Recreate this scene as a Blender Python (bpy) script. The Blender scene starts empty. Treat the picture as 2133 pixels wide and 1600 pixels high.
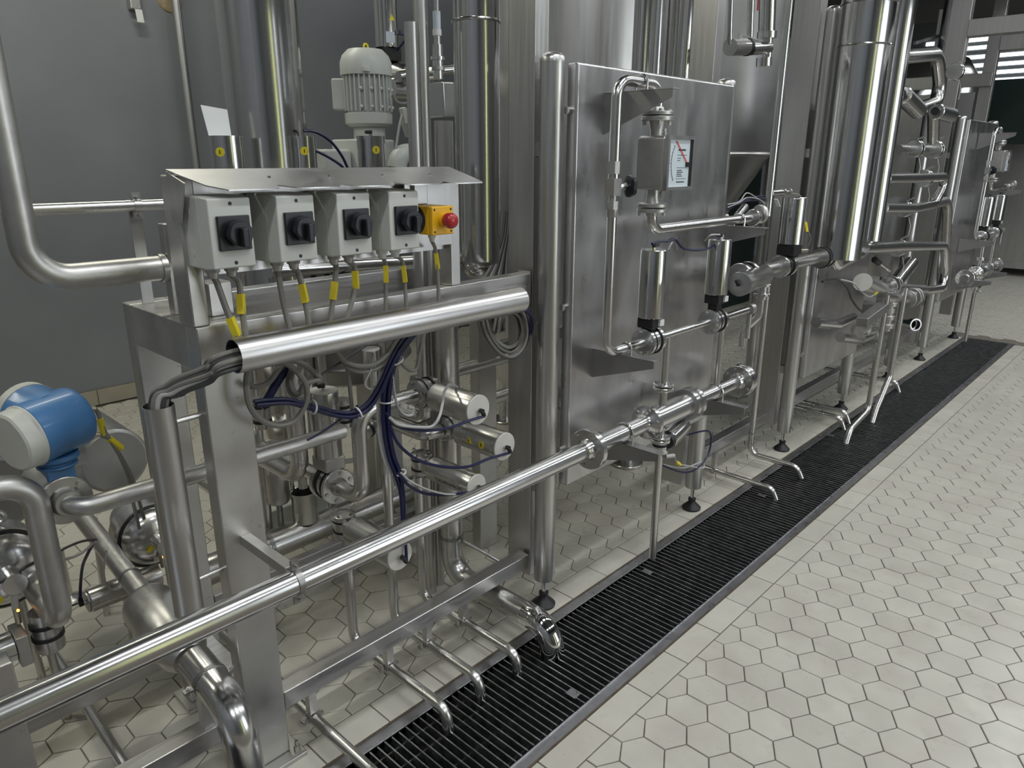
import bpy, bmesh, math, random
from mathutils import Vector as V, Matrix, Quaternion
random.seed(7)
PI = math.pi
scene = bpy.context.scene
COL = scene.collection

# ------------------------------------------------------------------ camera
CAM = V((-1.484289, -0.876683, 1.521916)); FPX = 1506.72
RC = ((0.686278, -0.727338, 0.001454), (-0.215282, -0.205037, -0.954784), (0.694749, 0.654934, -0.297296))
cd = bpy.data.cameras.new('camera'); cam = bpy.data.objects.new('camera', cd); COL.objects.link(cam)
cd.sensor_width = 36.0; cd.sensor_fit = 'HORIZONTAL'; cd.lens = 36.0 * FPX / 2133.0; cd.clip_start = 0.02
M3 = Matrix((RC[0], [-c for c in RC[1]], [-c for c in RC[2]])).transposed()
cam.matrix_world = Matrix.Translation(CAM) @ M3.to_4x4()
scene.camera = cam

# ------------------------------------------------------------------ light and exposure
scene.view_settings.view_transform = 'Standard'; scene.view_settings.look = 'None'
scene.view_settings.gamma = 1.0; scene.view_settings.use_curve_mapping = False
scene.view_settings.exposure = 0.22
wd = bpy.data.worlds.new('world'); scene.world = wd; wd.use_nodes = True
wd.node_tree.nodes['Background'].inputs[0].default_value = (0.62, 0.68, 0.75, 1)
wd.node_tree.nodes['Background'].inputs[1].default_value = 0.6
LAMPW = 34.0                       # watts of each ceiling luminaire
LAMPCOL = (0.95, 0.98, 1.0); REARCOL = (1.0, 0.99, 0.84)

# ------------------------------------------------------------------ survey helpers: picture point on a known plane
def ray(x, y):
    a = ((x - 1066.5) / FPX, (y - 800) / FPX, 1.0)
    return V([sum(a[i] * RC[i][k] for i in range(3)) for k in range(3)])
def _pl(x, y, ax, v):
    d = ray(x, y); return CAM + d * ((v - CAM[ax]) / d[ax])
def aY(x, y, v): return _pl(x, y, 1, v)
def aX(x, y, v): return _pl(x, y, 0, v)
def aZ(x, y, v=0.0): return _pl(x, y, 2, v)
def project(p):
    c = V(p) - CAM; q = [sum(RC[i][k] * c[k] for k in range(3)) for i in range(3)]
    return 1066.5 + FPX * q[0] / q[2], 800 + FPX * q[1] / q[2], q[2]

# ------------------------------------------------------------------ mesh builder
def frame(d):
    d = V(d).normalized(); a = V((0, 0, 1)) if abs(d.z) < .9 else V((1, 0, 0))
    u = a.cross(d).normalized(); return d, u, d.cross(u)
class MB:
    def __init__(s): s.v = []; s.f = []; s.cuts = []
    def nx(s): s.cuts.append((len(s.v), len(s.f))); return s
    def pieces(s):
        out = []; e = s.cuts + [(len(s.v), len(s.f))]; a = (0, 0)
        for c in e:
            if c[0] > a[0]:
                m = MB(); m.v = s.v[a[0]:c[0]]; m.f = [tuple(i - a[0] for i in f) for f in s.f[a[1]:c[1]]]; out.append(m)
            a = c
        return out
    def add(s, vs, fs):
        o = len(s.v); s.v += [V(p) for p in vs]; s.f += [tuple(i + o for i in f) for f in fs]; return s
    def box(s, x0, x1, y0, y1, z0, z1):
        return s.add([(x, y, z) for z in (z0, z1) for x, y in ((x0, y0), (x1, y0), (x1, y1), (x0, y1))],
                     [(3, 2, 1, 0), (4, 5, 6, 7), (0, 1, 5, 4), (1, 2, 6, 5), (2, 3, 7, 6), (3, 0, 4, 7)])
    def obox(s, p, q, w, h, up=(0, 0, 1)):
        p, q = V(p), V(q); d = (q - p).normalized(); u = V(up).cross(d)
        u = u.normalized() if u.length > 1e-5 else V((1, 0, 0)); t = d.cross(u)
        vs = [c + u * a * w / 2 + t * b * h / 2 for c in (p, q) for a, b in ((-1, -1), (1, -1), (1, 1), (-1, 1))]
        return s.add(vs, [(3, 2, 1, 0), (4, 5, 6, 7), (0, 1, 5, 4), (1, 2, 6, 5), (2, 3, 7, 6), (3, 0, 4, 7)])
    def lathe(s, p, d, prof, n=24, cap=True):
        p = V(p); d, u, w = frame(d); vs = []; fs = []
        for t, r in prof:
            vs += [p + d * t + (u * math.cos(2 * PI * k / n) + w * math.sin(2 * PI * k / n)) * r for k in range(n)]
        for i in range(len(prof) - 1):
            for k in range(n):
                a, b = i * n + k, i * n + (k + 1) % n; fs.append((a, b, b + n, a + n))
        if cap:
            if prof[0][1] > 1e-6: fs.append(tuple(range(n - 1, -1, -1)))
            if prof[-1][1] > 1e-6: fs.append(tuple(range((len(prof) - 1) * n, len(prof) * n)))
        return s.add(vs, fs)
    def cyl(s, p, q, r, r2=None, n=24, ch=0):
        p, q = V(p), V(q); L = (q - p).length; r2 = r if r2 is None else r2
        pr = [(0, r), (L, r2)] if not ch else [(0, r - ch), (ch, r), (L - ch, r2), (L, r2 - ch)]
        return s.lathe(p, q - p, pr, n)
    def pipe(s, p, q, r, t=.002, n=28):
        p, q = V(p), V(q); L = (q - p).length
        return s.lathe(p, q - p, [(0, r - t), (0, r), (L, r), (L, r - t), (0, r - t)], n, cap=False)
    def sweep(s, pts, r, n=14, cap=True, rr=None):
        pts = [V(p) for p in pts]; N = len(pts)
        T = [(pts[min(i + 1, N - 1)] - pts[max(i - 1, 0)]).normalized() for i in range(N)]
        _, u, w = frame(T[0]); vs = []; fs = []
        for i in range(N):
            if i:
                u = (u - T[i] * u.dot(T[i])).normalized()
            w = T[i].cross(u); R_ = rr[i] if rr else r
            vs += [pts[i] + (u * math.cos(2 * PI * k / n) + w * math.sin(2 * PI * k / n)) * R_ for k in range(n)]
        for i in range(N - 1):
            for k in range(n):
                a, b = i * n + k, i * n + (k + 1) % n; fs.append((a, b, b + n, a + n))
        if cap: fs += [tuple(range(n - 1, -1, -1)), tuple(range((N - 1) * n, N * n))]
        return s.add(vs, fs)
    def tube(s, pts, r, bend=None, n=16, seg=7):
        return s.sweep(rounded(pts, bend if bend else r * 3, seg), r, n)
    def torus(s, c, d, R, r, n=28, m=8, a0=0.0, a1=2 * PI):
        c = V(c); d, u, w = frame(d); full = abs(a1 - a0 - 2 * PI) < 1e-4; k_ = n if full else n + 1
        pts = [c + (u * math.cos(a0 + (a1 - a0) * k / n) + w * math.sin(a0 + (a1 - a0) * k / n)) * R for k in range(k_)]
        if full:
            vs = []; fs = []
            for k in range(n):
                e = (pts[k] - c).normalized()
                vs += [pts[k] + (e * math.cos(2 * PI * j / m) + d * math.sin(2 * PI * j / m)) * r for j in range(m)]
            for k in range(n):
                for j in range(m):
                    fs.append((k * m + j, ((k + 1) % n) * m + j, ((k + 1) % n) * m + (j + 1) % m, k * m + (j + 1) % m))
            return s.add(vs, fs)
        return s.sweep(pts, r, m)
    def plate(s, poly, th):
        n = len(poly); th = V(th); poly = [V(p) for p in poly]
        return s.add(poly + [p + th for p in poly], [tuple(range(n - 1, -1, -1)), tuple(range(n, 2 * n))] + [(i, (i + 1) % n, (i + 1) % n + n, i + n) for i in range(n)])
    def ball(s, c, r, n=14, sz=(1, 1, 1)):
        c = V(c); o = len(s.v); vs = []; fs = []; m = n // 2
        for i in range(m + 1):
            th = PI * i / m
            for k in range(n):
                ph = 2 * PI * k / n
                vs.append(c + V((math.sin(th) * math.cos(ph) * sz[0], math.sin(th) * math.sin(ph) * sz[1], math.cos(th) * sz[2])) * r)
        for i in range(m):
            for k in range(n):
                fs.append((i * n + k, (i + 1) * n + k, (i + 1) * n + (k + 1) % n, i * n + (k + 1) % n))
        return s.add(vs, fs)
    def bolts(s, c, d, R, k, r, h, a0=.3):
        c = V(c); d, u, w = frame(d)
        for i in range(k):
            a = a0 + 2 * PI * i / k; p = c + (u * math.cos(a) + w * math.sin(a)) * R
            s.cyl(p, p + d * h, r, n=6)
        return s
def rounded(pts, bend, seg=7):
    pts = [V(p) for p in pts]; out = [pts[0]]
    for i in range(1, len(pts) - 1):
        a, b, c = pts[i - 1], pts[i], pts[i + 1]
        d1 = (a - b); d2 = (c - b); l1, l2 = d1.length, d2.length; d1 /= l1; d2 /= l2
        ang = d1.angle(d2)
        if ang > PI - .02: out.append(b); continue
        t = bend / math.tan(ang / 2); t = min(t, l1 * .49 if i > 1 else l1 * .98, l2 * .49 if i < len(pts) - 2 else l2 * .98)
        R_ = t * math.tan(ang / 2); c0 = b + (d1 + d2).normalized() * (R_ / math.sin(ang / 2))
        p0 = b + d1 * t - c0; p1 = b + d2 * t - c0; tot = p0.angle(p1); ax = p0.cross(p1).normalized()
        for k in range(seg + 1): out.append(c0 + Quaternion(ax, tot * k / seg) @ p0)
    out.append(pts[-1]); return out
def spline(pts, sub=8):
    pts = [V(p) for p in pts]; P = [pts[0] * 2 - pts[1]] + pts + [pts[-1] * 2 - pts[-2]]; out = []
    for i in range(1, len(P) - 2):
        for k in range(sub):
            t = k / sub; a, b, c, d = P[i - 1:i + 3]
            out.append(.5 * ((2 * b) + (c - a) * t + (2 * a - 5 * b + 4 * c - d) * t * t + (3 * b - a - 3 * c + d) * t ** 3))
    out.append(pts[-1]); return out

# ------------------------------------------------------------------ objects
def mesh_from(mb, name, mat, o=V((0, 0, 0)), smooth=38):
    me = bpy.data.meshes.new(name); me.from_pydata([tuple(p - o) for p in mb.v], [], mb.f); me.update()
    bm = bmesh.new(); bm.from_mesh(me); bmesh.ops.recalc_face_normals(bm, faces=bm.faces); bm.to_mesh(me); bm.free()
    me.polygons.foreach_set('use_smooth', [True] * len(me.polygons)); me.set_sharp_from_angle(angle=math.radians(smooth))
    if mat: me.materials.append(mat)
    return me
def bev(o, w, seg=2):
    m = o.modifiers.new('bevel', 'BEVEL'); m.width = w; m.segments = seg; m.limit_method = 'ANGLE'; m.angle_limit = math.radians(50); m.harden_normals = True
def base_of(mb):
    xs, ys, zs = zip(*mb.v); return V(((min(xs) + max(xs)) / 2, (min(ys) + max(ys)) / 2, min(zs)))
class Thing:
    def __init__(s, name, label, cat, loc, group=None, kind=None):
        s.o = bpy.data.objects.new(name, None); COL.objects.link(s.o); s.o.location = V(loc); s.loc = V(loc); s.o.empty_display_size = .05
        if label: s.o['label'] = label
        if cat: s.o['category'] = cat
        if group: s.o['group'] = group
        if kind: s.o['kind'] = kind
    def part(s, name, mb, mat, parent=None, bevel=0, label=None, smooth=38, kind=None):
        if mb.cuts: return [s.part(name, q, mat, parent, bevel, label, smooth, kind) for q in mb.pieces()]
        o = bpy.data.objects.new(name, mesh_from(mb, name, mat, s.loc, smooth)); COL.objects.link(o); o.parent = parent or s.o
        if bevel: bev(o, bevel)
        if label: o['label'] = label
        if kind: o['kind'] = kind
        return o
def one(name, label, cat, mb, mat, group=None, bevel=0, smooth=38, kind=None):
    b = base_of(mb); o = bpy.data.objects.new(name, mesh_from(mb, name, mat, b, smooth)); COL.objects.link(o); o.location = b
    if label: o['label'] = label
    if cat: o['category'] = cat
    if group: o['group'] = group
    if kind: o['kind'] = kind
    if bevel: bev(o, bevel)
    return o
def struct(name, mb, mat, bevel=0):
    b = V((0, 0, 0)); o = bpy.data.objects.new(name, mesh_from(mb, name, mat, b)); COL.objects.link(o); o['kind'] = 'structure'
    if bevel: bev(o, bevel)
    return o
def child(name, mb, mat, parent, bevel=0, kind=None):
    o = bpy.data.objects.new(name, mesh_from(mb, name, mat, parent.location)); COL.objects.link(o); o.parent = parent
    if kind: o['kind'] = kind
    if bevel: bev(o, bevel)
    return o

# ------------------------------------------------------------------ materials
def mat(name, col, rough=.5, metal=0.0, var=0.0, vscale=6.0, rvar=0.0, bump=0.0, bscale=40.0, stretch=(1, 1, 1), aniso=0.0, emit=None, es=1.0, trans=0.0, coat=0.0, rnd=0.0, spots=0.0, ior=1.5, tint=None):
    m = bpy.data.materials.new(name); m.use_nodes = True; nt = m.node_tree; N = nt.nodes; L = nt.links
    b = N['Principled BSDF']; b.inputs['Base Color'].default_value = (*col, 1); b.inputs['Roughness'].default_value = rough; b.inputs['Metallic'].default_value = metal
    b.inputs['IOR'].default_value = ior
    if trans: b.inputs['Transmission Weight'].default_value = trans
    if coat: b.inputs['Coat Weight'].default_value = coat; b.inputs['Coat Roughness'].default_value = .1
    if aniso:
        b.inputs['Anisotropic'].default_value = aniso
        t = N.new('ShaderNodeTangent'); t.direction_type = 'RADIAL'; t.axis = 'Z'; L.new(t.outputs[0], b.inputs['Tangent'])
    if emit: b.inputs['Emission Color'].default_value = (*emit, 1); b.inputs['Emission Strength'].default_value = es
    def nz(scale, detail=4.0, rough_=.55):
        tc = N.new('ShaderNodeNewGeometry'); mp = N.new('ShaderNodeMapping'); mp.inputs['Scale'].default_value = stretch
        L.new(tc.outputs['Position'], mp.inputs[0]); n = N.new('ShaderNodeTexNoise'); n.inputs['Scale'].default_value = scale; n.inputs['Detail'].default_value = detail; n.inputs['Roughness'].default_value = rough_
        L.new(mp.outputs[0], n.inputs['Vector']); return n.outputs['Fac']
    if var or rnd or spots:
        hsv = N.new('ShaderNodeHueSaturation'); hsv.inputs['Color'].default_value = (*col, 1); src = None
        if var:
            r = N.new('ShaderNodeMapRange'); r.inputs[1].default_value = .3; r.inputs[2].default_value = .7; r.inputs[3].default_value = 1 - var; r.inputs[4].default_value = 1 + var
            L.new(nz(vscale), r.inputs[0]); src = r.outputs[0]
        if rnd:
            oi = N.new('ShaderNodeObjectInfo'); r2 = N.new('ShaderNodeMapRange'); r2.inputs[3].default_value = 1 - rnd; r2.inputs[4].default_value = 1 + rnd; L.new(oi.outputs['Random'], r2.inputs[0])
            if src:
                mm = N.new('ShaderNodeMath'); mm.operation = 'MULTIPLY'; L.new(src, mm.inputs[0]); L.new(r2.outputs[0], mm.inputs[1]); src = mm.outputs[0]
            else: src = r2.outputs[0]
        if spots:
            r3 = N.new('ShaderNodeMapRange'); r3.inputs[1].default_value = .66; r3.inputs[2].default_value = .73; r3.inputs[3].default_value = 1; r3.inputs[4].default_value = 1 - spots
            L.new(nz(55, 3), r3.inputs[0])
            if src:
                mm = N.new('ShaderNodeMath'); mm.operation = 'MULTIPLY'; L.new(src, mm.inputs[0]); L.new(r3.outputs[0], mm.inputs[1]); src = mm.outputs[0]
            else: src = r3.outputs[0]
        L.new(src, hsv.inputs['Value'])
        if tint:
            mx = N.new('ShaderNodeMix'); mx.data_type = 'RGBA'; mx.inputs[7].default_value = (*tint, 1)
            r4 = N.new('ShaderNodeMapRange'); r4.inputs[1].default_value = .5; r4.inputs[2].default_value = .75; L.new(nz(vscale * .45, 3), r4.inputs[0])
            L.new(r4.outputs[0], mx.inputs[0]); L.new(hsv.outputs[0], mx.inputs[6]); L.new(mx.outputs[2], b.inputs['Base Color'])
        else: L.new(hsv.outputs[0], b.inputs['Base Color'])
    if rvar:
        r = N.new('ShaderNodeMapRange'); r.inputs[1].default_value = .3; r.inputs[2].default_value = .7; r.inputs[3].default_value = max(.02, rough - rvar); r.inputs[4].default_value = rough + rvar
        L.new(nz(vscale * 1.7), r.inputs[0]); L.new(r.outputs[0], b.inputs['Roughness'])
    if bump:
        bp = N.new('ShaderNodeBump'); bp.inputs['Strength'].default_value = bump; bp.inputs['Distance'].default_value = .002
        L.new(nz(bscale), bp.inputs['Height']); L.new(bp.outputs[0], b.inputs['Normal'])
    return m
SV = (14, 14, .6)     # grain running vertically
SX = (.6, 14, 14)     # grain running along the line of machines
M = dict(
    satin=mat('satin_steel', (.60, .59, .575), .34, 1, var=.05, vscale=4, rvar=.05, stretch=SV, bump=.06, bscale=30),
    frame=mat('frame_steel', (.57, .56, .54), .40, 1, var=.14, vscale=5, rvar=.10, spots=.25, bump=.05, bscale=50),
    beam=mat('beam_steel', (.60, .59, .58), .34, 1, var=.12, vscale=4, rvar=.08, stretch=SX),
    panel=mat('panel_steel', (.60, .595, .59), .32, 1, var=.12, vscale=3.2, rvar=.06, stretch=(3, 3, 1)),
    pipe=mat('pipe_steel', (.60, .59, .57), .28, 1, var=.03, vscale=6, rvar=.02),
    bright=mat('bright_steel', (.69, .685, .675), .21, 1, var=.02, vscale=6, rvar=.02),
    polish=mat('polished_steel', (.66, .655, .645), .14, 1, var=.04, vscale=4, rvar=.03, stretch=SV, aniso=.75),
    mirror=mat('mirror_steel', (.72, .71, .70), .06, 1),
    cast=mat('cast_steel', (.53, .52, .50), .42, 1, var=.12, vscale=14, bump=.15, bscale=90),
    endcap=mat('cap_plastic', (.62, .60, .56), .42, 0, var=.05, vscale=12),
    dark=mat('dark_rubber', (.012, .012, .013), .45),
    blackp=mat('black_plastic', (.010, .012, .016), .38, 0, bump=.08, bscale=300),
    navy=mat('blue_hose', (.010, .012, .055), .32),
    gcable=mat('grey_cable', (.21, .20, .18), .42), dcable=mat('dark_cable', (.06, .06, .06), .40), lcable=mat('pale_cable', (.42, .42, .41), .42),
    yellow=mat('yellow_tag', (.74, .60, .03), .45), yel2=mat('yellow_box', (.78, .43, .012), .40), red=mat('red_plastic', (.42, .022, .025), .30, coat=.3),
    boxgrey=mat('enclosure_plastic', (.56, .57, .53), .42, 0, bump=.03, bscale=200), gland=mat('gland_grey', (.40, .41, .39), .45), white=mat('white_plastic', (.72, .72, .70), .45),
    motor=mat('motor_paint', (.52, .54, .51), .42, 0, var=.04, vscale=9), blue=mat('blue_paint', (.060, .185, .40), .40, coat=.2), cream=mat('pale_cover', (.55, .55, .50), .45),
    wall=mat('dark_paint', (.215, .228, .248), .36, 0, var=.10, vscale=1.3, rvar=.06, bump=.05, bscale=25), ceil=mat('ceiling_paint', (.085, .092, .088), .7, var=.08, vscale=2),
    tile=mat('cream_tile', (.56, .54, .47), .34, 0, var=.05, vscale=9, rvar=.10, bump=.02, bscale=60, rnd=.05, tint=(.50, .46, .40)), grout=mat('grout', (.17, .15, .125), .8, 0, var=.2, vscale=25),
    btile=mat('base_tile', (.36, .33, .26), .38, 0, var=.06, vscale=8, rnd=.04), rust=mat('rusty_joint', (.10, .075, .05), .8, 0, var=.35, vscale=30), pit=mat('channel_black', (.006, .007, .007), .7),
    grate=mat('grating_steel', (.36, .37, .37), .40, 1, var=.15, vscale=25, rvar=.1), rim=mat('channel_rim', (.42, .42, .44), .34, 1, var=.15, vscale=20, rvar=.1),
    paper=mat('paper', (.80, .81, .80), .6), brown=mat('worn_tile', (.30, .24, .19), .7, var=.25, vscale=60), foam=mat('foam_patch', (.36, .29, .18), .9, var=.2, vscale=40, bump=.5, bscale=60),
    hood=mat('hood_steel', (.66, .655, .65), .38, 1, var=.05, vscale=20, rvar=.05),
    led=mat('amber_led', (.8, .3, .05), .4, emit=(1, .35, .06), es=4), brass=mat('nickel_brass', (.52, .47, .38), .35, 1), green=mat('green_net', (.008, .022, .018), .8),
    dial=mat('dial_white', (.62, .70, .74), .4), ink=mat('print_ink', (.03, .035, .04), .6), needle=mat('needle_red', (.75, .06, .04), .4), stick=mat('clear_sticker', (.55, .60, .66), .35),
    darksteel=mat('dark_steel', (.38, .375, .37), .42, 1, var=.1, vscale=6), farw=mat('far_wall', (.11, .118, .118), .7, var=.1, vscale=1.5),  # darksteel: darker steel tone for clips, brackets, rails and vessels
    glow=mat('daylight_pane', (.8, .85, .9), .5, emit=(.88, .94, 1.0), es=2.4), lampw=mat('lamp_housing', (.7, .7, .7), .5), glowy=mat('added_yellow_glow', (.7, .75, .3), .5, emit=(.9, .95, .45), es=1.5), glass=mat('gauge_glass', (.9, .95, 1), .05, trans=1.0),
)

# ------------------------------------------------------------------ the setting
YW = 4.10; XL, XR, YF, ZC = -4.2, 13.0, -5.6, 4.7
HW = .115; HS = HW / math.sqrt(3)
S0, D0, D1, S1 = .034, .128, .515, .621          # seam, channel edges, seam
fl = MB()
for y0, y1 in ((YF, D0 - .006), (D1 + .006, YW)): fl.box(XL, XR, y0, y1, -.10, -.0045)
fl.box(5.93, XR, D0 - .006, D1 + .006, -.10, -.0045)
floor = struct('floor', fl, M['grout'])
struct('wall_back', MB().box(XL, XR, YW, YW + .15, -.1, ZC), M['wall'])
struct('wall_left', MB().box(XL - .15, XL, YF, YW, -.1, ZC), M['wall'])
wf = MB()                                          # wall behind the viewer; tall window sized, yellow glow panel added, for reflected streaks
for x0, x1, z0, z1 in ((XL, .25, -.1, ZC), (.62, 1.8, -.1, ZC), (4.4, XR, -.1, ZC), (1.8, 4.4, -.1, .25), (1.8, 4.4, 3.2, ZC), (.25, .62, 3.2, ZC)): wf.box(x0, x1, YF - .15, YF, z0, z1)
struct('wall_front', wf, M['farw'])
struct('window_1', MB().box(1.8, 4.4, YF - .10, YF - .06, .25, 3.2), M['glow'])
struct('yellow_glow_panel', MB().box(.25, .62, YF - .10, YF - .06, 0, 3.2), M['glowy'])  # added glowing panel that gives the polished cylinders their yellow streak
struct('ceiling', MB().box(XL, XR, YF, YW, ZC, ZC + .15), M['ceil'])
# skirting of long tiles on the back wall
bb = MB().box(XL, XR, YW - .012, YW, 0, .105); bbo = struct('baseboard_back', bb, M['grout'])
bt = mesh_from(MB().box(-.148, .148, -.010, 0, .004, .102), 'tile', M['btile'])
for k in range(16):
    o = bpy.data.objects.new('tile', bt); COL.objects.link(o); o.parent = bbo; o.location = (-2.35 + k * .30, YW - .010, 0); bev(o, .002)

# hexagonal floor tiles
def hexmesh(cut=None):
    g = .0017; r0 = HS - g * 1.15; r1 = r0 - .0016
    mb = MB(); ring = lambda r, z: [(r * math.sin(k * PI / 3), r * math.cos(k * PI / 3), z) for k in range(6)]
    mb.add(ring(r0, -.008) + ring(r0, -.0014) + ring(r1, 0), [(0, 1, 7, 6)] and [(k, (k + 1) % 6, (k + 1) % 6 + 6, k + 6) for k in range(6)] + [(k + 6, (k + 1) % 6 + 6, (k + 1) % 6 + 12, k + 12) for k in range(6)] + [tuple(range(12, 18))])
    return mb
def cutmesh(sg, h):                               # tile trimmed at the straight seam; sg = which side the seam lies on
    g = .0017; a = HW / 2 - g; out = []
    for z, e in ((-.008, 0), (-.0014, 0), (0, .0016)):
        hh = h - g - e; pts = [(-a + e, hh), (-a + e, -HS / 2), (0, -HS + g * 1.15 + e), (a - e, -HS / 2), (a - e, hh)]
        out += [(x, y * sg, z) for x, y in pts]
    return MB().add(out, [(k, (k + 1) % 5, (k + 1) % 5 + 5, k + 5) for k in range(5)] + [(k + 5, (k + 1) % 5 + 5, (k + 1) % 5 + 10, k + 10) for k in range(5)] + [tuple(range(10, 15))])
full = mesh_from(hexmesh(), 'tile', M['tile'], smooth=20)
ra, la = S0 - HS / 2, S1 - (.652 - HS / 2)
cutR = mesh_from(cutmesh(1, S0 - HS * .5), 'tile', M['tile'], smooth=20); cutL = mesh_from(cutmesh(-1, (.652 - HS / 2) - S1), 'tile', M['tile'], smooth=20)
cand = []
def lattice(y0, sgn, xoff, rows):
    for r in range(-1, rows):
        cy = y0 + sgn * (HS + 1.5 * HS * r)
        for k in range(-30, 105):
            cx = xoff + (k + (.5 if r % 2 else 0)) * HW
            if cy > YW - .03 or cy < YF + .05 or cx > XR - .1 or cx < XL + .1: continue
            px_, py_, dz = project((cx, cy, 0))
            if dz < .5 or not (-90 < px_ < 2230 and 250 < py_ < 1700): continue
            cand.append((dz, r, sgn, cx, cy))
lattice(0.0, -1, 0.0, 42); lattice(.652, 1, .012, 36)
late = [(HW * (k + .5 * (r % 2)), .1 + r * 1.5 * HS) for r in range(-1, 7) for k in range(53, 105)]
inside = sorted(c for c in cand if -20 < project((c[3], c[4], 0))[0] < 2150 and project((c[3], c[4], 0))[1] < 1620)
def occl(c):                                      # tiles in the open first: those behind the machines show least
    return (c[2] < 0 or c[4] < 1.3 or c[3] < -.2)
near = [c for c in inside if occl(c)][:292]; ns = set((c[3], c[4]) for c in near)
random.seed(3)
for dz, r, sgn, cx, cy in near:
    o = bpy.data.objects.new('tile', full if r >= 0 else (cutR if sgn < 0 else cutL)); COL.objects.link(o); o.parent = floor
    o.location = (cx, cy, random.uniform(-.0007, .0003)); o.rotation_euler = (random.uniform(-.003, .003), random.uniform(-.003, .003), 0)
rest = MB(); hm, cr, cl = hexmesh(), cutmesh(1, S0 - HS * .5), cutmesh(-1, (.652 - HS / 2) - S1)
for dz, r, sgn, cx, cy in cand:
    if (cx, cy) in ns: continue
    src = hm if r >= 0 else (cr if sgn < 0 else cl); d = V((cx, cy, random.uniform(-.0007, .0003)))
    rest.add([p + d for p in src.v], src.f)
for cx, cy in late:
    if cx > 5.99 and 0.07 < cy < .60: rest.add([p + V((cx, cy, -.0005)) for p in hm.v], hm.f)
child('tile_field', rest, M['tile'], floor, kind='stuff')
# straight border tiles beside the channel
for y0, y1, x0 in ((S0, D0 - .004, -.117), (D1 + .004, S1, .322)):
    bm_ = mesh_from(MB().box(-.1015, .1015, -(y1 - y0) / 2 + .002, (y1 - y0) / 2 - .002, -.008, 0), 'tile', M['tile'])
    for k in range(-6, 29):
        cx = x0 + (k + .5) * .2065
        if cx > 5.85: continue
        o = bpy.data.objects.new('tile', bm_); COL.objects.link(o); o.parent = floor; o.location = (cx, (y0 + y1) / 2, random.uniform(-.0006, .0003)); bev(o, .0015, 1)

# drain channel with grating
dc = Thing('drain_channel', 'long black floor drain channel with crosswise steel grating bars', 'drain', (2.3, .32, -.3))
X0, X1 = -1.5, 5.90
ch = MB(); ch.box(X0, X1, D0, D1, -.30, -.29)
for y in (D0 + .006, D1 - .010): ch.box(X0, X1, y, y + .004, -.30, -.02)
for x in (X0, X1 - .004): ch.box(x, x + .004, D0, D1, -.30, -.02)
dc.part('trough', ch, M['pit'])
for y0, y1, ins in ((D0, .163, 1), (.475, D1, -1)):
    r = MB(); r.box(X0, X1, y0, y1, -.025, -.003); r.box(X0, X1, (y1 - .004) if ins > 0 else y0, y1 if ins > 0 else y0 + .004, -.03, .001)
    dc.part('edge_rail', r, M['rim'], bevel=.001)
for y in (D0 - .0045, D1 - .0015): dc.part('joint_strip', MB().box(X0, X1, y, y + .006, -.02, -.0012), M['rust'])
dc.part('end_rail', MB().box(X1 - .02, X1 + .004, D0, D1, -.025, 0), M['rim'])
sm = mesh_from(MB().box(-.0022, .0022, .166, .472, -.030, -.002), 'grating_bar', M['grate'], V((0, .32, -.3)))
gx = -.386
for k in range(-26, 256):
    x = gx + k * .0247
    if x > X1 - .025 or x < -.95: continue
    o = bpy.data.objects.new('grating_bar', sm); COL.objects.link(o); o.parent = dc.o; o.location = (x - 2.3, 0, random.uniform(-.001, .0005))
sup = MB()
for y in (.19, .29, .39, .45): sup.nx().box(X0, X1, y, y + .003, -.034, -.028)
dc.part('support_bar', sup, M['darksteel'])
for x, y in ((-.06, .215), (.66, .425), (1.6, .40), (2.62, .46), (3.35, .47)):
    dc.part('lock_plate', MB().box(x - .014, x + .014, y - .018, y + .018, -.004, .0002), M['rim'])

# ceiling luminaires
def luminaire(x, y, z, label, colr, watts):
    t = Thing('ceiling_lamp', label, 'lamp', (x, y, z - .03), 'linear lamps hung from the ceiling')
    t.part('housing', MB().box(x - .78, x + .78, y - .11, y + .11, z + .005, z + .06), M['lampw'])
    rods = MB()
    for dx in (-.6, .6): rods.nx().cyl((x + dx, y, z + .06), (x + dx, y, ZC), .006, n=8)
    t.part('hanger', rods, M['lampw'])
    ld = bpy.data.lights.new('lamp_light', 'AREA'); ld.shape = 'RECTANGLE'; ld.size = 1.5; ld.size_y = .18; ld.energy = watts; ld.color = colr
    lo = bpy.data.objects.new('lamp_light', ld); COL.objects.link(lo); lo.parent = t.o; lo.location = (0, 0, .03)
words = ('first', 'second', 'third', 'fourth', 'fifth')
for j, (y, z, colr, k) in enumerate(((-3.6, 4.25, LAMPCOL, 1.0), (-.9, 4.25, LAMPCOL, 1.0), (2.7, 3.7, REARCOL, .75))):
    for i, x in enumerate((-2.4, .4, 3.2, 6.0, 9.0) if j < 2 else (-2.6, -.2)):
        luminaire(x, y, z, words[i] + ' linear lamp from the left in the ' + ('front', 'middle', 'yellowish rear')[j] + ' ceiling row', colr, LAMPW * k)

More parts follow.
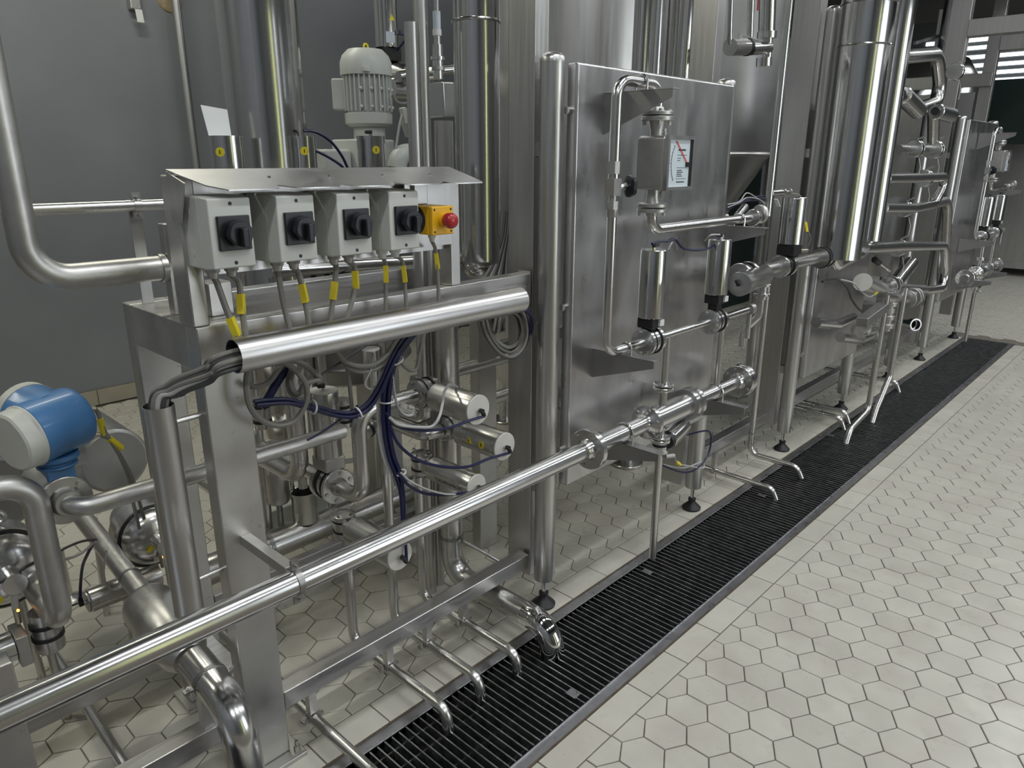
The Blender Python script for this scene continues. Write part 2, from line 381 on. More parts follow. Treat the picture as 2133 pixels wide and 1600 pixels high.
# ------------------------------------------------------------------ reusable pieces
def pipe(name, label, pts, r, m='pipe', bend=None, group=None, cat='pipe', n=18):
    return one(name, label, cat, MB().tube(pts, r, bend, n), M[m], group)
def disc(mb, c, d, R, th, ch=.002, n=32):
    c = V(c); d = V(d).normalized(); mb.lathe(c - d * th / 2, d, [(0, R - ch), (ch, R), (th - ch, R), (th, R - ch)], n); return mb
def flange(mb, c, d, R, th, hub=None, nb=0, side=0):
    c = V(c); d = V(d).normalized(); disc(mb, c, d, R, th)
    if hub:
        for s in (-1, 1):
            if side in (0, s): mb.lathe(c + d * s * th / 2, d * s, [(0, hub * 1.28), (hub * .35, hub * 1.22), (hub * .8, hub * 1.02)], 24)
    return mb
def clampring(t, c, axis, r, up=(0, 0, 1), w=.012, ear=.016, m='darksteel', parent=None):
    """two-part pipe clip with ears and bolts"""
    c = V(c); a = V(axis).normalized(); u = V(up); u = (u - a * u.dot(a)).normalized(); e = a.cross(u)
    b = MB(); b.lathe(c - a * w / 2, a, [(0, r), (0, r + .0025), (w, r + .0025), (w, r), (0, r)], 24, cap=False)
    for s in (-1, 1): b.obox(c + e * s * (r + .001), c + e * s * (r + ear + .004), w * 1.3, .007, up=u)
    o = t.part('pipe_clip', b, M[m], parent)
    k = MB()
    for s in (-1, 1):
        p = c + e * s * (r + ear * .6); k.nx().cyl(p - u * .014, p + u * .012, .003, n=8); k.cyl(p + u * .0036, p + u * .009, .0058, n=6)
    t.part('bolt', k, M['cast'], o)
    return o
def ubolt(t, c, axis, r, down, L, parent=None, m='bright'):
    c = V(c); d = V(down).normalized(); a = V(axis).normalized(); e = a.cross(d); pts = [c + e * (r + .004) + d * L]
    pts += [c + (e * math.cos(PI * k / 12) - d * math.sin(PI * k / 12)) * (r + .004) for k in range(13)]; pts += [c - e * (r + .004) + d * L]
    return t.part('u_bolt', MB().sweep(pts, .0036, 8), M[m], parent)
def air_elbow(t, p, d, out, parent=None, s=1.0):
    p = V(p); d = V(d).normalized(); o_ = V(out).normalized()
    b = MB().cyl(p, p + d * .008 * s, .0065 * s, n=6); t.part('nipple', b, M['bright'], parent)
    q = p + d * .014 * s
    k = MB().cyl(p + d * .008 * s, q + d * .006 * s, .0072 * s, n=12); k.cyl(q, q + o_ * .016 * s, .0066 * s, n=12); k.cyl(q + o_ * .016 * s, q + o_ * .020 * s, .0052 * s, n=12)
    t.part('push_fitting', k, M['dark'], parent); return q + o_ * .02 * s
def actuator(t, p, d, L, r, name='actuator', m='pipe', cap='bright', fit=None, capm=None):
    """steel pneumatic cylinder: shell, end plate and air fitting"""
    p = V(p); d = V(d).normalized()
    a = t.part(name, MB().lathe(p, d, [(0, r * .93), (.003, r), (L * .5, r), (L - .002, r), (L, r * .985)], 36), M[m])
    t.part('end_plate', MB().lathe(p + d * L, d, [(0, r * .97), (.003, r * .97), (.004, r * .95)], 36), M[capm or cap], a)
    if fit is not None: return air_elbow(t, p + d * (L + .003), d, fit, a)
def butterfly(t, c, a, up, R, seal='dark', gap=.034, m='bright'):
    """pair of valve discs clamped round the line, seals between, and a black yoke on top"""
    c = V(c); a = V(a).normalized(); up = V(up).normalized()
    b = MB(); b.lathe(c - a * .040, a, [(0, R * .62), (.006, R), (.020, R), (.022, R * .94), (.058, R * .94), (.060, R), (.074, R), (.080, R * .62)], 36)
    o = t.part('valve_body', b, M[m])
    k = MB()
    for s in (-.017, .017): k.nx().lathe(c + a * (s - .003), a, [(0, R * .9), (0, R * 1.02), (.006, R * 1.02), (.006, R * .9)], 36, cap=False)
    t.part('seal', k, M[seal], o)
    bl = MB()
    for s in (-1, 1): bl.bolts(c + a * s * .040, a * s, R * .80, 4, .005, .005)
    t.part('bolt', bl, M['cast'], o, kind='stuff')
    return o
def tag(t, p, d, L=.042, r=.0064, parent=None):
    p = V(p); d = V(d).normalized(); return t.part('cable_tag', MB().obox(p, p + d * L, r * 2, r * 1.5, up=(.7, -.7, .1)), M['yellow'], parent)
def cable(name, label, pts, r, m, cat='cable', group=None, tags=(), sub=8):
    P_ = spline(pts, sub)
    if not tags: return one(name, label, cat, MB().sweep(P_, r, 8), M[m], group)
    t = Thing(name, label, cat, P_[-1], group); t.part('sheath', MB().sweep(P_, r, 8), M[m])
    for f in tags:
        i = int(f * (len(P_) - 2)); d = (P_[i + 1] - P_[i]); tag(t, P_[i], d, r=max(.0062, r * 1.35))
    return t

# ------------------------------------------------------------------ near skid frame
FX0, FX1, FY0, FY1, FT = -.862, -.758, .62, .67, 1.183
t = Thing('skid_frame', 'welded steel skid frame carrying the rotary switches, nearest the viewer', 'frame', (-.4, .82, 0))
for y0, y1 in ((FY0, FY1), (.985, 1.035)): t.part('post', MB().box(FX0, FX1, y0, y1, .012, FT - .0), M['frame'], bevel=.004)
t.part('post', MB().box(-1.40, -1.292, FY0, FY1, 0, .60), M['frame'], bevel=.004)
t.part('post', MB().box(-1.40, -1.292, .985, 1.035, 0, .30), M['frame'], bevel=.004)
t.part('top_beam', MB().box(FX1, .178, FY0, FY1, 1.079, FT), M['beam'], bevel=.003)
t.part('top_beam', MB().box(FX1, .2, .985, 1.035, 1.079, FT), M['beam'], bevel=.003)
t.part('side_beam', MB().box(FX0, FX1, FY1, .985, 1.083, FT), M['frame'], bevel=.003)
t.part('low_beam', MB().box(FX1, .192, FY0, FY1, .143, .196), M['beam'], bevel=.003)
t.part('low_beam', MB().box(-1.292, FX0, .635, .685, .143, .196), M['beam'], bevel=.003)
t.part('low_beam', MB().box(-1.292, FX0, .985, 1.035, .16, .22), M['beam'], bevel=.003)
t.part('low_beam', MB().box(FX0 + .02, FX1 - .02, FY1, .985, .15, .20), M['beam'], bevel=.003)
for y0, y1 in ((.585, .70), (.95, 1.07)):
    o = t.part('foot_plate', MB().box(FX0 - .02, FX1 + .03, y0, y1, 0, .012), M['frame'], bevel=.002)
    t.part('anchor_bolt', MB().cyl((FX1 + .012, y0 + .02, .012), (FX1 + .012, y0 + .02, .03), .009, n=6).cyl((FX1 + .012, y0 + .02, .03), (FX1 + .012, y0 + .02, .045), .005, n=10), M['cast'], o)
# corner gusset seams where the low beam meets the column
t.part('end_plate', MB().box(.178, .183, .615, .675, 1.066, 1.19), M['beam'])

# ------------------------------------------------------------------ switch stand with hood
t = Thing('switch_stand', 'stainless switch stand with sloping rain hood on the skid frame', 'stand', (-.48, .655, FT))
t.part('upright', MB().box(-.866, -.829, .62, .69, FT, 1.49), M['frame'], bevel=.004)
t.part('upright', MB().box(-.142, -.106, .62, .67, FT, 1.49), M['frame'], bevel=.004)
t.part('back_plate', MB().box(-.829, -.142, .642, .648, 1.285, 1.495), M['satin'])
t.part('back_plate', MB().box(-.30, -.145, .612, .618, 1.30, 1.46), M['satin'])
hx = [-.872, -.70, -.555, -.408, -.26, -.128]; z0, z1, yb, yf = 1.499, 1.462, .640, .505      # sheet hood with a scalloped lip
prof = [(hx[0], 0), (hx[0] + .010, .30), (hx[0] + .03, .78), (hx[0] + .06, 1.0)]
for x in hx[1:5]: prof += [(x - .014, 1.0), (x - .003, .97), (x, .92), (x + .001, .84), (x + .014, .88), (x + .030, .955), (x + .048, 1.0)]
prof += [(hx[5] - .002, 1.0), (hx[5] + .004, .94), (hx[5] + .004, 0)]
t.part('hood', MB().plate([(x, yb + (yf - yb) * f, z0 + (z1 - z0) * f) for x, f in prof], (0, 0, .0025)), M['hood'])
t.part('hood_side', MB().plate([(-.872, .640, 1.497), (-.872, .640, 1.40), (-.872, .60, 1.40), (-.871, .565, 1.476)], (.003, 0, 0)), M['satin'])
sc = MB()
for x in (-.70, -.555, -.408, -.26): sc.nx().cyl((x + .012, .575, 1.482), (x + .012, .575, 1.487), .004, n=8)
t.part('rivet', sc, M['bright'])

SW = [(-.857, 'first rotary isolator switch in grey enclosure, beside the left upright'), (-.7125, 'second rotary isolator switch in grey enclosure from the left upright'),
      (-.568, 'third rotary isolator switch in grey enclosure from the left upright'), (-.426, 'fourth rotary isolator switch in grey enclosure, next to the emergency stop')]
for i, (x, lab) in enumerate(SW):
    y0, y1, z0, z1 = .52, .642, 1.309, 1.452; w = .098
    s = Thing('isolator_switch', lab, 'switch', (x + w / 2, .6, z0), 'rotary switches under the hood')
    o = s.part('enclosure', MB().box(x, x + w, y0 + .034, y1 - .002, z0, z1), M['boxgrey'], bevel=.005)
    f_ = MB(); c_ = .012; f_.add([(x, y0 + .034, z0), (x + w, y0 + .034, z0), (x + w, y0 + .034, z1), (x, y0 + .034, z1), (x + c_ * .4, y0, z0 + c_ * .35), (x + w - c_ * .4, y0, z0 + c_ * .35), (x + w - c_ * .4, y0, z1 - c_ * .35), (x + c_ * .4, y0, z1 - c_ * .35)],
               [(0, 1, 5, 4), (1, 2, 6, 5), (2, 3, 7, 6), (3, 0, 4, 7), (4, 5, 6, 7), (3, 2, 1, 0)])
    s.part('cover', f_, M['boxgrey'], bevel=.003)
    sc = MB()
    for z in (z0 + .014, z1 - .014): sc.nx().cyl((x + w * .52, y0 - .0006, z), (x + w * .52, y0 + .004, z), .0038, n=12)
    s.part('cover_screw', sc, M['dark'])
    for z in (z1 - .03, z0 + .03): s.part('knockout', MB().cyl((x + .0006, y0 + .075, z), (x - .0006, y0 + .075, z), .007, n=16), M['boxgrey'])
    cx, cz = x + w * .53, (z0 + z1) / 2 + .001
    pl = s.part('switch_plate', MB().box(cx - .0335, cx + .0335, y0 - .007, y0 + .001, cz - .0335, cz + .0335), M['blackp'], bevel=.002)
    kn = MB(); n = 36; ring = []
    for k in range(n):
        rr = .0245 if (k // 3) % 2 else .0258; ring.append(rr)
    vs = []; fs = []
    for yy, sc_ in ((y0 - .007, 1.0), (y0 - .027, 1.0), (y0 - .030, .93)):
        vs += [(cx + .003 + math.cos(2 * PI * k / n) * ring[k] * sc_, yy, cz + math.sin(2 * PI * k / n) * ring[k] * sc_) for k in range(n)]
    for a in range(2):
        for k in range(n): fs.append((a * n + k, a * n + (k + 1) % n, (a + 1) * n + (k + 1) % n, (a + 1) * n + k))
    fs.append(tuple(range(2 * n, 3 * n))); kn.add(vs, fs); s.part('knob', kn, M['blackp'], pl)
    s.part('handle', MB().box(cx - .004, cx + .010, y0 - .046, y0 - .029, cz - .026, cz + .012), M['blackp'], pl, bevel=.003)
    gl = MB()
    for gx_ in ((.030, .070) if i < 3 else (.026, .066)):
        gl.nx().cyl((x + gx_, .585, z0), (x + gx_, .585, z0 - .010), .0145, n=6); gl.cyl((x + gx_, .585, z0 - .010), (x + gx_, .585, z0 - .022), .0120, .009, n=16)
    s.part('cable_gland', gl, M['cast' if i < 3 else 'white'])
es = Thing('emergency_stop', 'yellow emergency stop box with red mushroom button at the stand end', 'button', (-.255, .56, 1.338))
es.part('enclosure', MB().box(-.291, -.220, .535, .61, 1.339, 1.409), M['yel2'], bevel=.004)
es.part('cover', MB().box(-.291, -.220, .52, .534, 1.339, 1.409), M['yel2'], bevel=.003)
k = MB()
for dx, dz in ((.008, .008), (.062, .008), (.008, .062), (.062, .062)): k.nx().cyl((-.291 + dx, .5195, 1.339 + dz), (-.291 + dx, .521, 1.339 + dz), .0028, n=10)
es.part('cover_screw', k, M['dark'])
es.part('collar', MB().cyl((-.2555, .52, 1.375), (-.2555, .508, 1.375), .0165, n=28), M['yel2'])
es.part('mushroom_button', MB().lathe((-.2555, .512, 1.375), (0, -1, 0), [(0, .0135), (.008, .0135), (.010, .0185), (.024, .0195), (.030, .017), (.034, .010), (.035, .0)], 32, cap=False), M['red'])
es.part('back_shell', MB().lathe((-.297, .58, 1.374), (1, 0, 0), [(0, .028), (.006, .034)], 24), M['dark'])
es.part('cable_gland', MB().cyl((-.255, .565, 1.339), (-.255, .565, 1.329), .010, n=6).cyl((-.255, .565, 1.329), (-.255, .565, 1.318), .008, .006, n=14), M['white'])
es.part('wall_sleeve', MB().box(-.278, -.235, .60, .618, 1.41, 1.462), M['satin'], bevel=.002)

# cables dropping from the switch boxes behind the cable tube
drops = [((-.827, 1.289), [(452, 590), (470, 640), (492, 695)], .62), ((-.787, 1.289), [(498, 590), (503, 640), (512, 700)], .40), ((-.6825, 1.289), [(580, 575), (592, 640), (607, 700)], .72), ((-.6425, 1.289), [(622, 570), (634, 620), (646, 690)], .40),
         ((-.538, 1.289), [(700, 560), (694, 620), (688, 680)], .40), ((-.498, 1.289), [(739, 560), (737, 610), (722, 672)], .32), ((-.400, 1.289), [(803, 550), (803, 590), (804, 660)], .30), ((-.360, 1.289), [(838, 545), (843, 590), (848, 660)], .35), ((-.255, 1.319), [(907, 520), (911, 560), (915, 640)], .35)]
nm = ['first', 'second', 'third', 'fourth', 'fifth', 'sixth', 'seventh', 'eighth', 'ninth']
for i, ((x, z), pp, f) in enumerate(drops):
    pts = [V((x, .585 if i < 8 else .565, z))] + [aY(a, b, .583 - .005 * j) for j, (a, b) in enumerate(pp)] + [aY(pp[-1][0] + 4, pp[-1][1] + 30, .56)]
    cable('switch_cable', 'grey cable with yellow tag under the switches, %s from the left' % nm[i], pts, .0066 if i < 6 else .0052, 'gcable', group='cables dropping from the switches', tags=(f,))

# cable tube along the beam and its upright tail
ct = Thing('cable_tube', 'long horizontal steel cable tube in front of the top beam', 'conduit', (-.41, .52, 1.1))
ca = aY(487, 740, .52); cb = aY(1083, 626, .52); cz = (ca.z + cb.z) / 2; TR = .0365
ct.part('tube', MB().pipe((ca.x, .52, cz), (cb.x, .52, cz), TR, .0025, 40), M['beam'])
ct.part('bracket', MB().box(-.70, -.66, .555, .62, cz - .02, cz + .0), M['darksteel']); ct.part('bracket', MB().box(-.12, -.08, .555, .62, cz - .02, cz), M['darksteel'])
vt = Thing('upright_cable_tube', 'upright open steel cable tube beside the front left post', 'conduit', (-.95, .64, .55))
v0 = V((-.952, .64, 1.030)); v1 = V((-.952, .64, .535))
vt.part('tube', MB().pipe(v1, v0, .0315, .002, 36), M['satin'])
vt.part('end_cap', MB().lathe(v1, (0, 0, -1), [(0, .0315), (.006, .031), (.016, .022), (.02, .0)], 28, cap=False), M['satin'])
for z in (.985, .60): vt.part('standoff', MB().cyl((-.925, .64, z), (FX0, .645, z), .006, n=10), M['satin'])
random.seed(11)
cols = ['gcable', 'dcable', 'lcable', 'gcable', 'dcable', 'gcable', 'lcable', 'dcable', 'gcable', 'navy', 'gcable']
for i in range(11):
    a = 2 * PI * i / 11; dy, dz = .019 * math.cos(a) * (1 if i % 2 else .55), .019 * math.sin(a) * (1 if i % 2 else .55) - .008
    sx, sy = .016 * math.cos(a + .7), .016 * math.sin(a + .7)
    e = V((ca.x + .30, .52 + dy, cz + dz)); m1 = V((ca.x - .005, .52 + dy, cz + dz)); m2 = V((ca.x - .048, .555 + dy * .9, cz - .030 + dz * .9)); m3 = V((-.922 + sx * .8, .615 + sy * .8, 1.068 + dz * .6)); m4 = V((-.952 + sx, .64 + sy, 1.015)); m5 = V((-.952 + sx, .64 + sy, .70))
    cable('bundled_cable', 'cable in the thick bundle bending from the horizontal tube into the upright tube', [e, m1, m2, m3, m4, m5], .0058, cols[i], group='bundle between the cable tubes')

# front pipe rail (continues as the lower line of the first panel) with its arm and clip
RY = .40; RZ = sum(aY(a, b, RY).z for a, b in ((0, 1490), (612, 1215), (1225, 935), (1540, 793))) / 4; RR = .0285
rl = Thing('front_pipe_line', 'long bright horizontal pipe crossing the foreground up to the flange', 'pipe', (-.6, RY, RZ - RR))
FL1 = aY(1222, 935, RY).x
rl.part('tube', MB().cyl((-2.2, RY, RZ), (FL1, RY, RZ), RR, n=32), M['bright'])
rl.part('arm', MB().box(-.822, -.797, RY + .018, FY0, RZ + .005, RZ + .03), M['frame'], bevel=.002)
clampring(rl, (-.81, RY, RZ), (1, 0, 0), RR, up=(0, 1, 0), w=.014, ear=.02)

# pipes above the frame on the left
t = Thing('bent_pipe', 'thick dull pipe coming down at far left and bending to the stand', 'pipe', (-1.0, .8, 1.26))
bz = 1.289; bx = aY(28, 400, .8).x
t.part('tube', MB().tube([(bx, .8, 3.0), (bx, .8, bz), (-.842, .8, bz)], .0272, .075, 28), M['cast'])
t.part('collar', MB().cyl((-.850, .8, bz), (-.838, .8, bz), .031, n=28), M['frame'])
t.part('support_bar', MB().box(-.836, -.812, .782, .812, FT, 1.385), M['frame'], bevel=.002)
t = Thing('rear_rail', 'thin horizontal pipe rail clipped to a flat bar behind the skid', 'pipe', (-1.3, .955, FT))
rz2 = aY(285, 428, .955).z
t.part('tube', MB().cyl((-2.2, .955, rz2), (-.60, .955, rz2), .0125, n=20), M['satin'])
sx_ = aY(285, 428, .955).x
t.part('flat_bar', MB().box(sx_ - .014, sx_ + .014, .972, .978, FT, rz2 + .012), M['satin'], bevel=.001)
clampring(t, (sx_, .955, rz2), (1, 0, 0), .0125, up=(0, 1, 0), w=.016, ear=.012, m='satin')

# ------------------------------------------------------------------ round machine posts on levelling feet, and the square columns behind them
def round_post(x, y, z1, label, r=.036, z0=.105):
    t = Thing('round_post', label, 'post', (x, y, 0), 'round posts along the channel')
    t.part('tube', MB().lathe((x, y, z0), (0, 0, 1), [(0, r - .006), (.004, r), (z1 - z0 - .012, r)], 36), M['satin'])
    t.part('cap', MB().lathe((x, y, z1 - .0125), (0, 0, 1), [(0, r * 1.012), (.010, r * 1.012), (.018, r * .93), (.025, r * .70), (.029, r * .35), (.030, 0)], 36, cap=False), M['satin'])
    t.part('stem', MB().cyl((x, y, .04), (x, y, z0 + .01), .0085, n=16), M['bright'])
    t.part('foot', MB().lathe((x, y, 0), (0, 0, 1), [(0, .041), (.008, .042), (.014, .036), (.024, .026), (.034, .016), (.040, .0145), (.042, .017), (.052, .017), (.054, .012)], 32), M['dark'])
    return t
PY = .575
PX = [.222, 1.25, 2.214, 4.787, 5.804]
RPT = [1.795, 1.80, 2.18, 1.81, 1.81]
for x, z, l in zip(PX, RPT, ('round satin steel post with domed cap left of the first panel', 'round satin post at the right edge of the first panel', 'tall round post between the first and second panels', 'round post with domed cap left of the far third panel', 'last round post, nearest the far end of the channel')): round_post(x, PY, z, l)
for x0, x1, y0, y1, z0, z1, l in ((.205, .268, .628, .735, .10, 3.2, 'tall square column behind the first round post'), (1.235, 1.300, .628, .735, .10, 3.2, 'tall square column behind the post at the right of the first panel'),
                               (2.19, 2.262, .628, .76, .13, 3.2, 'tall square column behind the second panel post'), (4.77, 4.84, .628, .76, .12, 3.2, 'tall square column behind the far panel post'), (5.79, 5.85, .628, .72, .20, 3.2, 'last square column at the far end')):
    c = Thing('square_column', l, 'column', ((x0 + x1) / 2, (y0 + y1) / 2, z0), 'square columns behind the round posts')
    c.part('tube', MB().box(x0, x1, y0, y1, z0, z1), M['satin'], bevel=.004)
    g = MB()
    for z in (.45, 1.0, 1.55): g.nx().box((x0 + x1) / 2 - .02, (x0 + x1) / 2 + .012, .60, .63, z - .02, z + .02)
    c.part('spacer', g, M['satin'])

# ------------------------------------------------------------------ first panel
def panel(x0, x1, y0, y1, z0, z1, label, bolts=True, posts=None):
    t = Thing('machine_enclosure', label, 'panel', ((x0 + x1) / 2, (y0 + y1) / 2, z0), 'brushed cover panels')
    b = t.part('sheet', MB().box(x0, x1, y0, y1, z0, z1), M['panel']); bev(b, .009, 3)
    k = MB()
    for z in (z0 + .13, (z0 + z1) / 2 - .05, z1 - .13):
        k.nx().cyl((x0 - .012, y1 - .012, z), (x0 + .002, y1 - .012, z), .011, n=16); k.nx().cyl((x1 - .002, y1 - .012, z), (x1 + .012, y1 - .012, z), .011, n=16)
    t.part('standoff', k, M['bright'])
    if bolts: t.part('corner_weld', MB().ball((x0 + .006, y0 + .008, z1 - .006), .006), M['darksteel'])
    return t
PZ0, PZ1 = .462, 1.787
panel(.268, 1.212, .52, .56, PZ0, PZ1, 'large brushed steel panel holding the flow meter')

PP = .40                                    # line of the pipework in front of the panel
def bracket(t, x, z, tip, h, w=.03):
    b = MB(); b.box(x - w / 2, x + w / 2, tip, .52, z - .004, z); o = t.part('bracket', b, M['darksteel'], bevel=.001)
    t.part('gusset', MB().plate([(x - w / 2, .52, z - .004), (x - w / 2, tip, z - .004), (x - w / 2, tip, z - .024), (x - w / 2, .52, z - h)], (.004, 0, 0)), M['darksteel'], o)
    return o
# upper loop with needle valve
lp = Thing('sensing_loop', 'slim bright pipe loop with needle valve arching over the flow meter', 'pipe', (.31, PP, .95))
xl_ = .296; zt = aY(1345, 172, PP).z; fmx = .508; UZ = aY(1390, 698, PP).z
lp.part('tube', MB().tube([(xl_, PP, 1.565 - .11), (xl_, PP, zt), (fmx, PP, zt), (fmx, PP, 1.665)], .0155, .05, 20), M['bright'])
br = bracket(lp, .415, zt - .022, .285, .12); ubolt(lp, (.415, PP, zt), (1, 0, 0), .0155, (0, 0, -1), .035, br)
nz_ = [aY(1272, v, PP).z for v in (340, 362, 372, 408, 420, 436)]
vb = MB(); vb.cyl((xl_, PP, nz_[1]), (xl_, PP, nz_[0] + .005), .020, n=8); vb.cyl((xl_, PP, nz_[2]), (xl_, PP, nz_[1]), .0115, n=16)
vb.box(xl_ - .018, xl_ + .018, PP - .016, PP + .016, nz_[3], nz_[2]); vb.cyl((xl_, PP, nz_[4]), (xl_, PP, nz_[3]), .011, n=16); vb.cyl((xl_, PP, nz_[5]), (xl_, PP, nz_[4]), .019, n=8); vb.lathe((xl_, PP, nz_[5] - .03), (0, 0, 1), [(0, .0115), (.01, .016), (.03, .017)], 18)
o = lp.part('needle_valve', vb, M['cast'])
zk = aY(1300, 388, PP).z; st = MB().cyl((xl_ + .015, PP - .004, zk), (xl_ + .05, PP - .012, zk), .008, n=14).cyl((xl_ + .036, PP - .009, zk), (xl_ + .046, PP - .011, zk), .012, n=6); lp.part('valve_stem', st, M['bright'], o)
kd = V((.94, -.34, 0)); kb = MB(); n = 30
prof = [(0, .018), (.006, .030), (.016, .031), (.020, .024)]
d, u, w = frame(kd); vs = []; fs = []; kp = V((xl_ + .05, PP - .013, zk))
for t_, r_ in prof: vs += [kp + d * t_ + (u * math.cos(2 * PI * k / n) + w * math.sin(2 * PI * k / n)) * r_ * (1 + .07 * math.cos(5 * 2 * PI * k / n)) for k in range(n)]
for i in range(3):
    for k in range(n): fs.append((i * n + k, i * n + (k + 1) % n, (i + 1) * n + (k + 1) % n, (i + 1) * n + k))
fs += [tuple(range(n - 1, -1, -1)), tuple(range(3 * n, 4 * n))]; kb.add(vs, fs); lp.part('hand_knob', kb, M['blackp'], o)
lp.part('lower_tube', MB().tube([(xl_, PP, nz_[5] - .02), (xl_, PP, UZ), (aY(1310, 715, PP).x + .02, PP, UZ)], .0145, .05, 20), M['bright'])
br2 = bracket(lp, .405, UZ - .020, .285, .10, .034); ubolt(lp, (.405, PP, UZ), (1, 0, 0), .0145, (0, 0, -1), .035, br2)

# flow meter
fm = Thing('flow_meter', 'square steel flow meter with white dial and red needle on the first panel', 'gauge', (fmx, PP, 1.36))
b = MB(); zf = aY(1370, 245, PP).z; flange(b, (fmx, PP, zf + .012), (0, 0, 1), .048, .011, .016, side=1); flange(b, (fmx, PP, zf - .003), (0, 0, 1), .048, .013)
o = fm.part('top_flange', b, M['cast']); fm.part('bolt', MB().bolts((fmx, PP, zf - .010), (0, 0, -1), .038, 4, .006, .012, .8).bolts((fmx, PP, zf + .018), (0, 0, 1), .038, 4, .006, .006, .8), M['cast'], o, kind='stuff')
zh1, zh0 = aY(1370, 292, PP).z + .012, aY(1370, 392, PP).z - .004
fm.part('neck', MB().lathe((fmx, PP, zf - .01), (0, 0, -1), [(0, .026), (.03, .0185), (zf - zh1, .0185)], 24), M['cast'])
fm.part('screw_eye', MB().torus((fmx + .03, PP - .012, zh1 + .012), (.4, -.9, 0), .008, .004, 16, 6).cyl((fmx + .012, PP - .006, zh1 + .01), (fmx + .024, PP - .01, zh1 + .011), .005, n=8), M['cast'])
hx0, hx1, hyf, hyb = fmx - .045, fmx + .108, PP - .074, PP + .040
hs = MB(); hs.box(hx0, hx1, hyf + .012, hyb, zh0, zh1); hb = fm.part('housing', hs, M['cast']); bev(hb, .012, 3)
fr = MB(); e_ = .010
for (a0, a1, c0, c1) in ((hx0, hx1, zh1 - e_, zh1), (hx0, hx1, zh0, zh0 + e_), (hx0, hx0 + e_, zh0 + e_, zh1 - e_), (hx1 - e_, hx1, zh0 + e_, zh1 - e_)): fr.box(a0, a1, hyf, hyf + .014, c0, c1)
fm.part('bezel', fr, M['satin'])
dl = fm.part('dial', MB().box(hx0 + e_, hx1 - e_, hyf + .006, hyf + .013, zh0 + e_, zh1 - e_), M['dial'])
ink = MB(); yk = hyf + .0055; W_ = hx1 - hx0 - 2 * e_; H_ = zh1 - zh0 - 2 * e_; ox, oz = hx0 + e_, zh0 + e_
def bar(a, b, c, d_): ink.nx().box(ox + a * W_, ox + b * W_, yk, yk + .001, oz + c * H_, oz + d_ * H_)
for k in range(11):
    an = -.62 + 1.24 * k / 10; cxp, czp = .80, .50
    bar(cxp - .66 * math.cos(an) - (.05 if k % 5 == 0 else .03), cxp - .66 * math.cos(an), czp + .62 * math.sin(an) - .004, czp + .62 * math.sin(an) + .004)
fm.part('scale_mark', ink, M['ink'], dl)
fm.part('scale_arc', MB().sweep([(ox + (.80 - .66 * math.cos(a)) * W_, yk, oz + (.5 + .62 * math.sin(a)) * H_) for a in [(-.62 + 1.24 * k / 16) for k in range(17)]], .0008, 6), M['ink'], dl)
ink = MB()
for a, b, c, w_ in ((.42, .74, .76, .035), (.38, .80, .665, .008), (.40, .55, .60, .012), (.40, .52, .55, .012), (.38, .80, .40, .008), (.40, .62, .34, .016), (.40, .66, .30, .016), (.40, .60, .26, .016), (.40, .64, .22, .016), (.38, .80, .165, .008), (.40, .75, .09, .022)): bar(a, b, c, c + w_)
fm.part('print_line', ink, M['ink'], dl)
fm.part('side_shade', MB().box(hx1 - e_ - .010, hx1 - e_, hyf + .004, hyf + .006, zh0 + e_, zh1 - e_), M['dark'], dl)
nd = MB().obox((ox + .84 * W_, yk - .002, oz + .47 * H_), (ox + .30 * W_, yk - .002, oz + .96 * H_), .0032, .001, up=(0, 1, 0)); fm.part('needle', nd, M['needle'], dl)
fm.part('needle_hub', MB().box(ox + .76 * W_, ox + .93 * W_, yk - .003, yk, oz + .42 * H_, oz + .52 * H_), M['dark'], dl)
zb = aY(1357, 430, PP).z
fm.part('lower_neck', MB().lathe((fmx, PP, zh0), (0, 0, -1), [(0, .0185), (zh0 - zb - .03, .0185), (zh0 - zb, .026)], 24), M['cast'])
fm.part('screw_eye', MB().torus((fmx + .03, PP - .012, zh0 - .014), (.4, -.9, 0), .008, .004, 16, 6).cyl((fmx + .012, PP - .006, zh0 - .014), (fmx + .024, PP - .01, zh0 - .014), .005, n=8), M['cast'])
b = MB(); flange(b, (fmx, PP, zb + .004), (0, 0, 1), .047, .012); flange(b, (fmx, PP, zb - .012), (0, 0, 1), .047, .012, .016, side=-1); o = fm.part('bottom_flange', b, M['cast'])
fm.part('bolt', MB().bolts((fmx, PP, zb - .018), (0, 0, -1), .038, 4, .006, .010, .8), M['cast'], o, kind='stuff')
zo = aY(1450, 468, PP).z; xo = aY(1570, 458, PP).x
ol = Thing('meter_outlet', 'bright pipe bending right from under the flow meter', 'pipe', (.9, PP, zo))
ol.part('tube', MB().tube([(fmx, PP, zb - .018), (fmx, PP, zo), (xo, PP, zo)], .0165, .045, 20), M['bright'])
xb = aY(1540, 460, PP).x; b3 = bracket(ol, xb, zo - .024, .29, .09); ubolt(ol, (xb, PP, zo), (1, 0, 0), .0165, (0, 0, -1), .035, b3)
ol.part('end_flange', disc(MB(), (xo, PP, zo), (1, 0, 0), .032, .03), M['bright'])
ol.part('sight_disc', disc(MB(), (xo + .03, PP - .01, zo + .012), (1, -.3, .1), .036, .016), M['cast'])

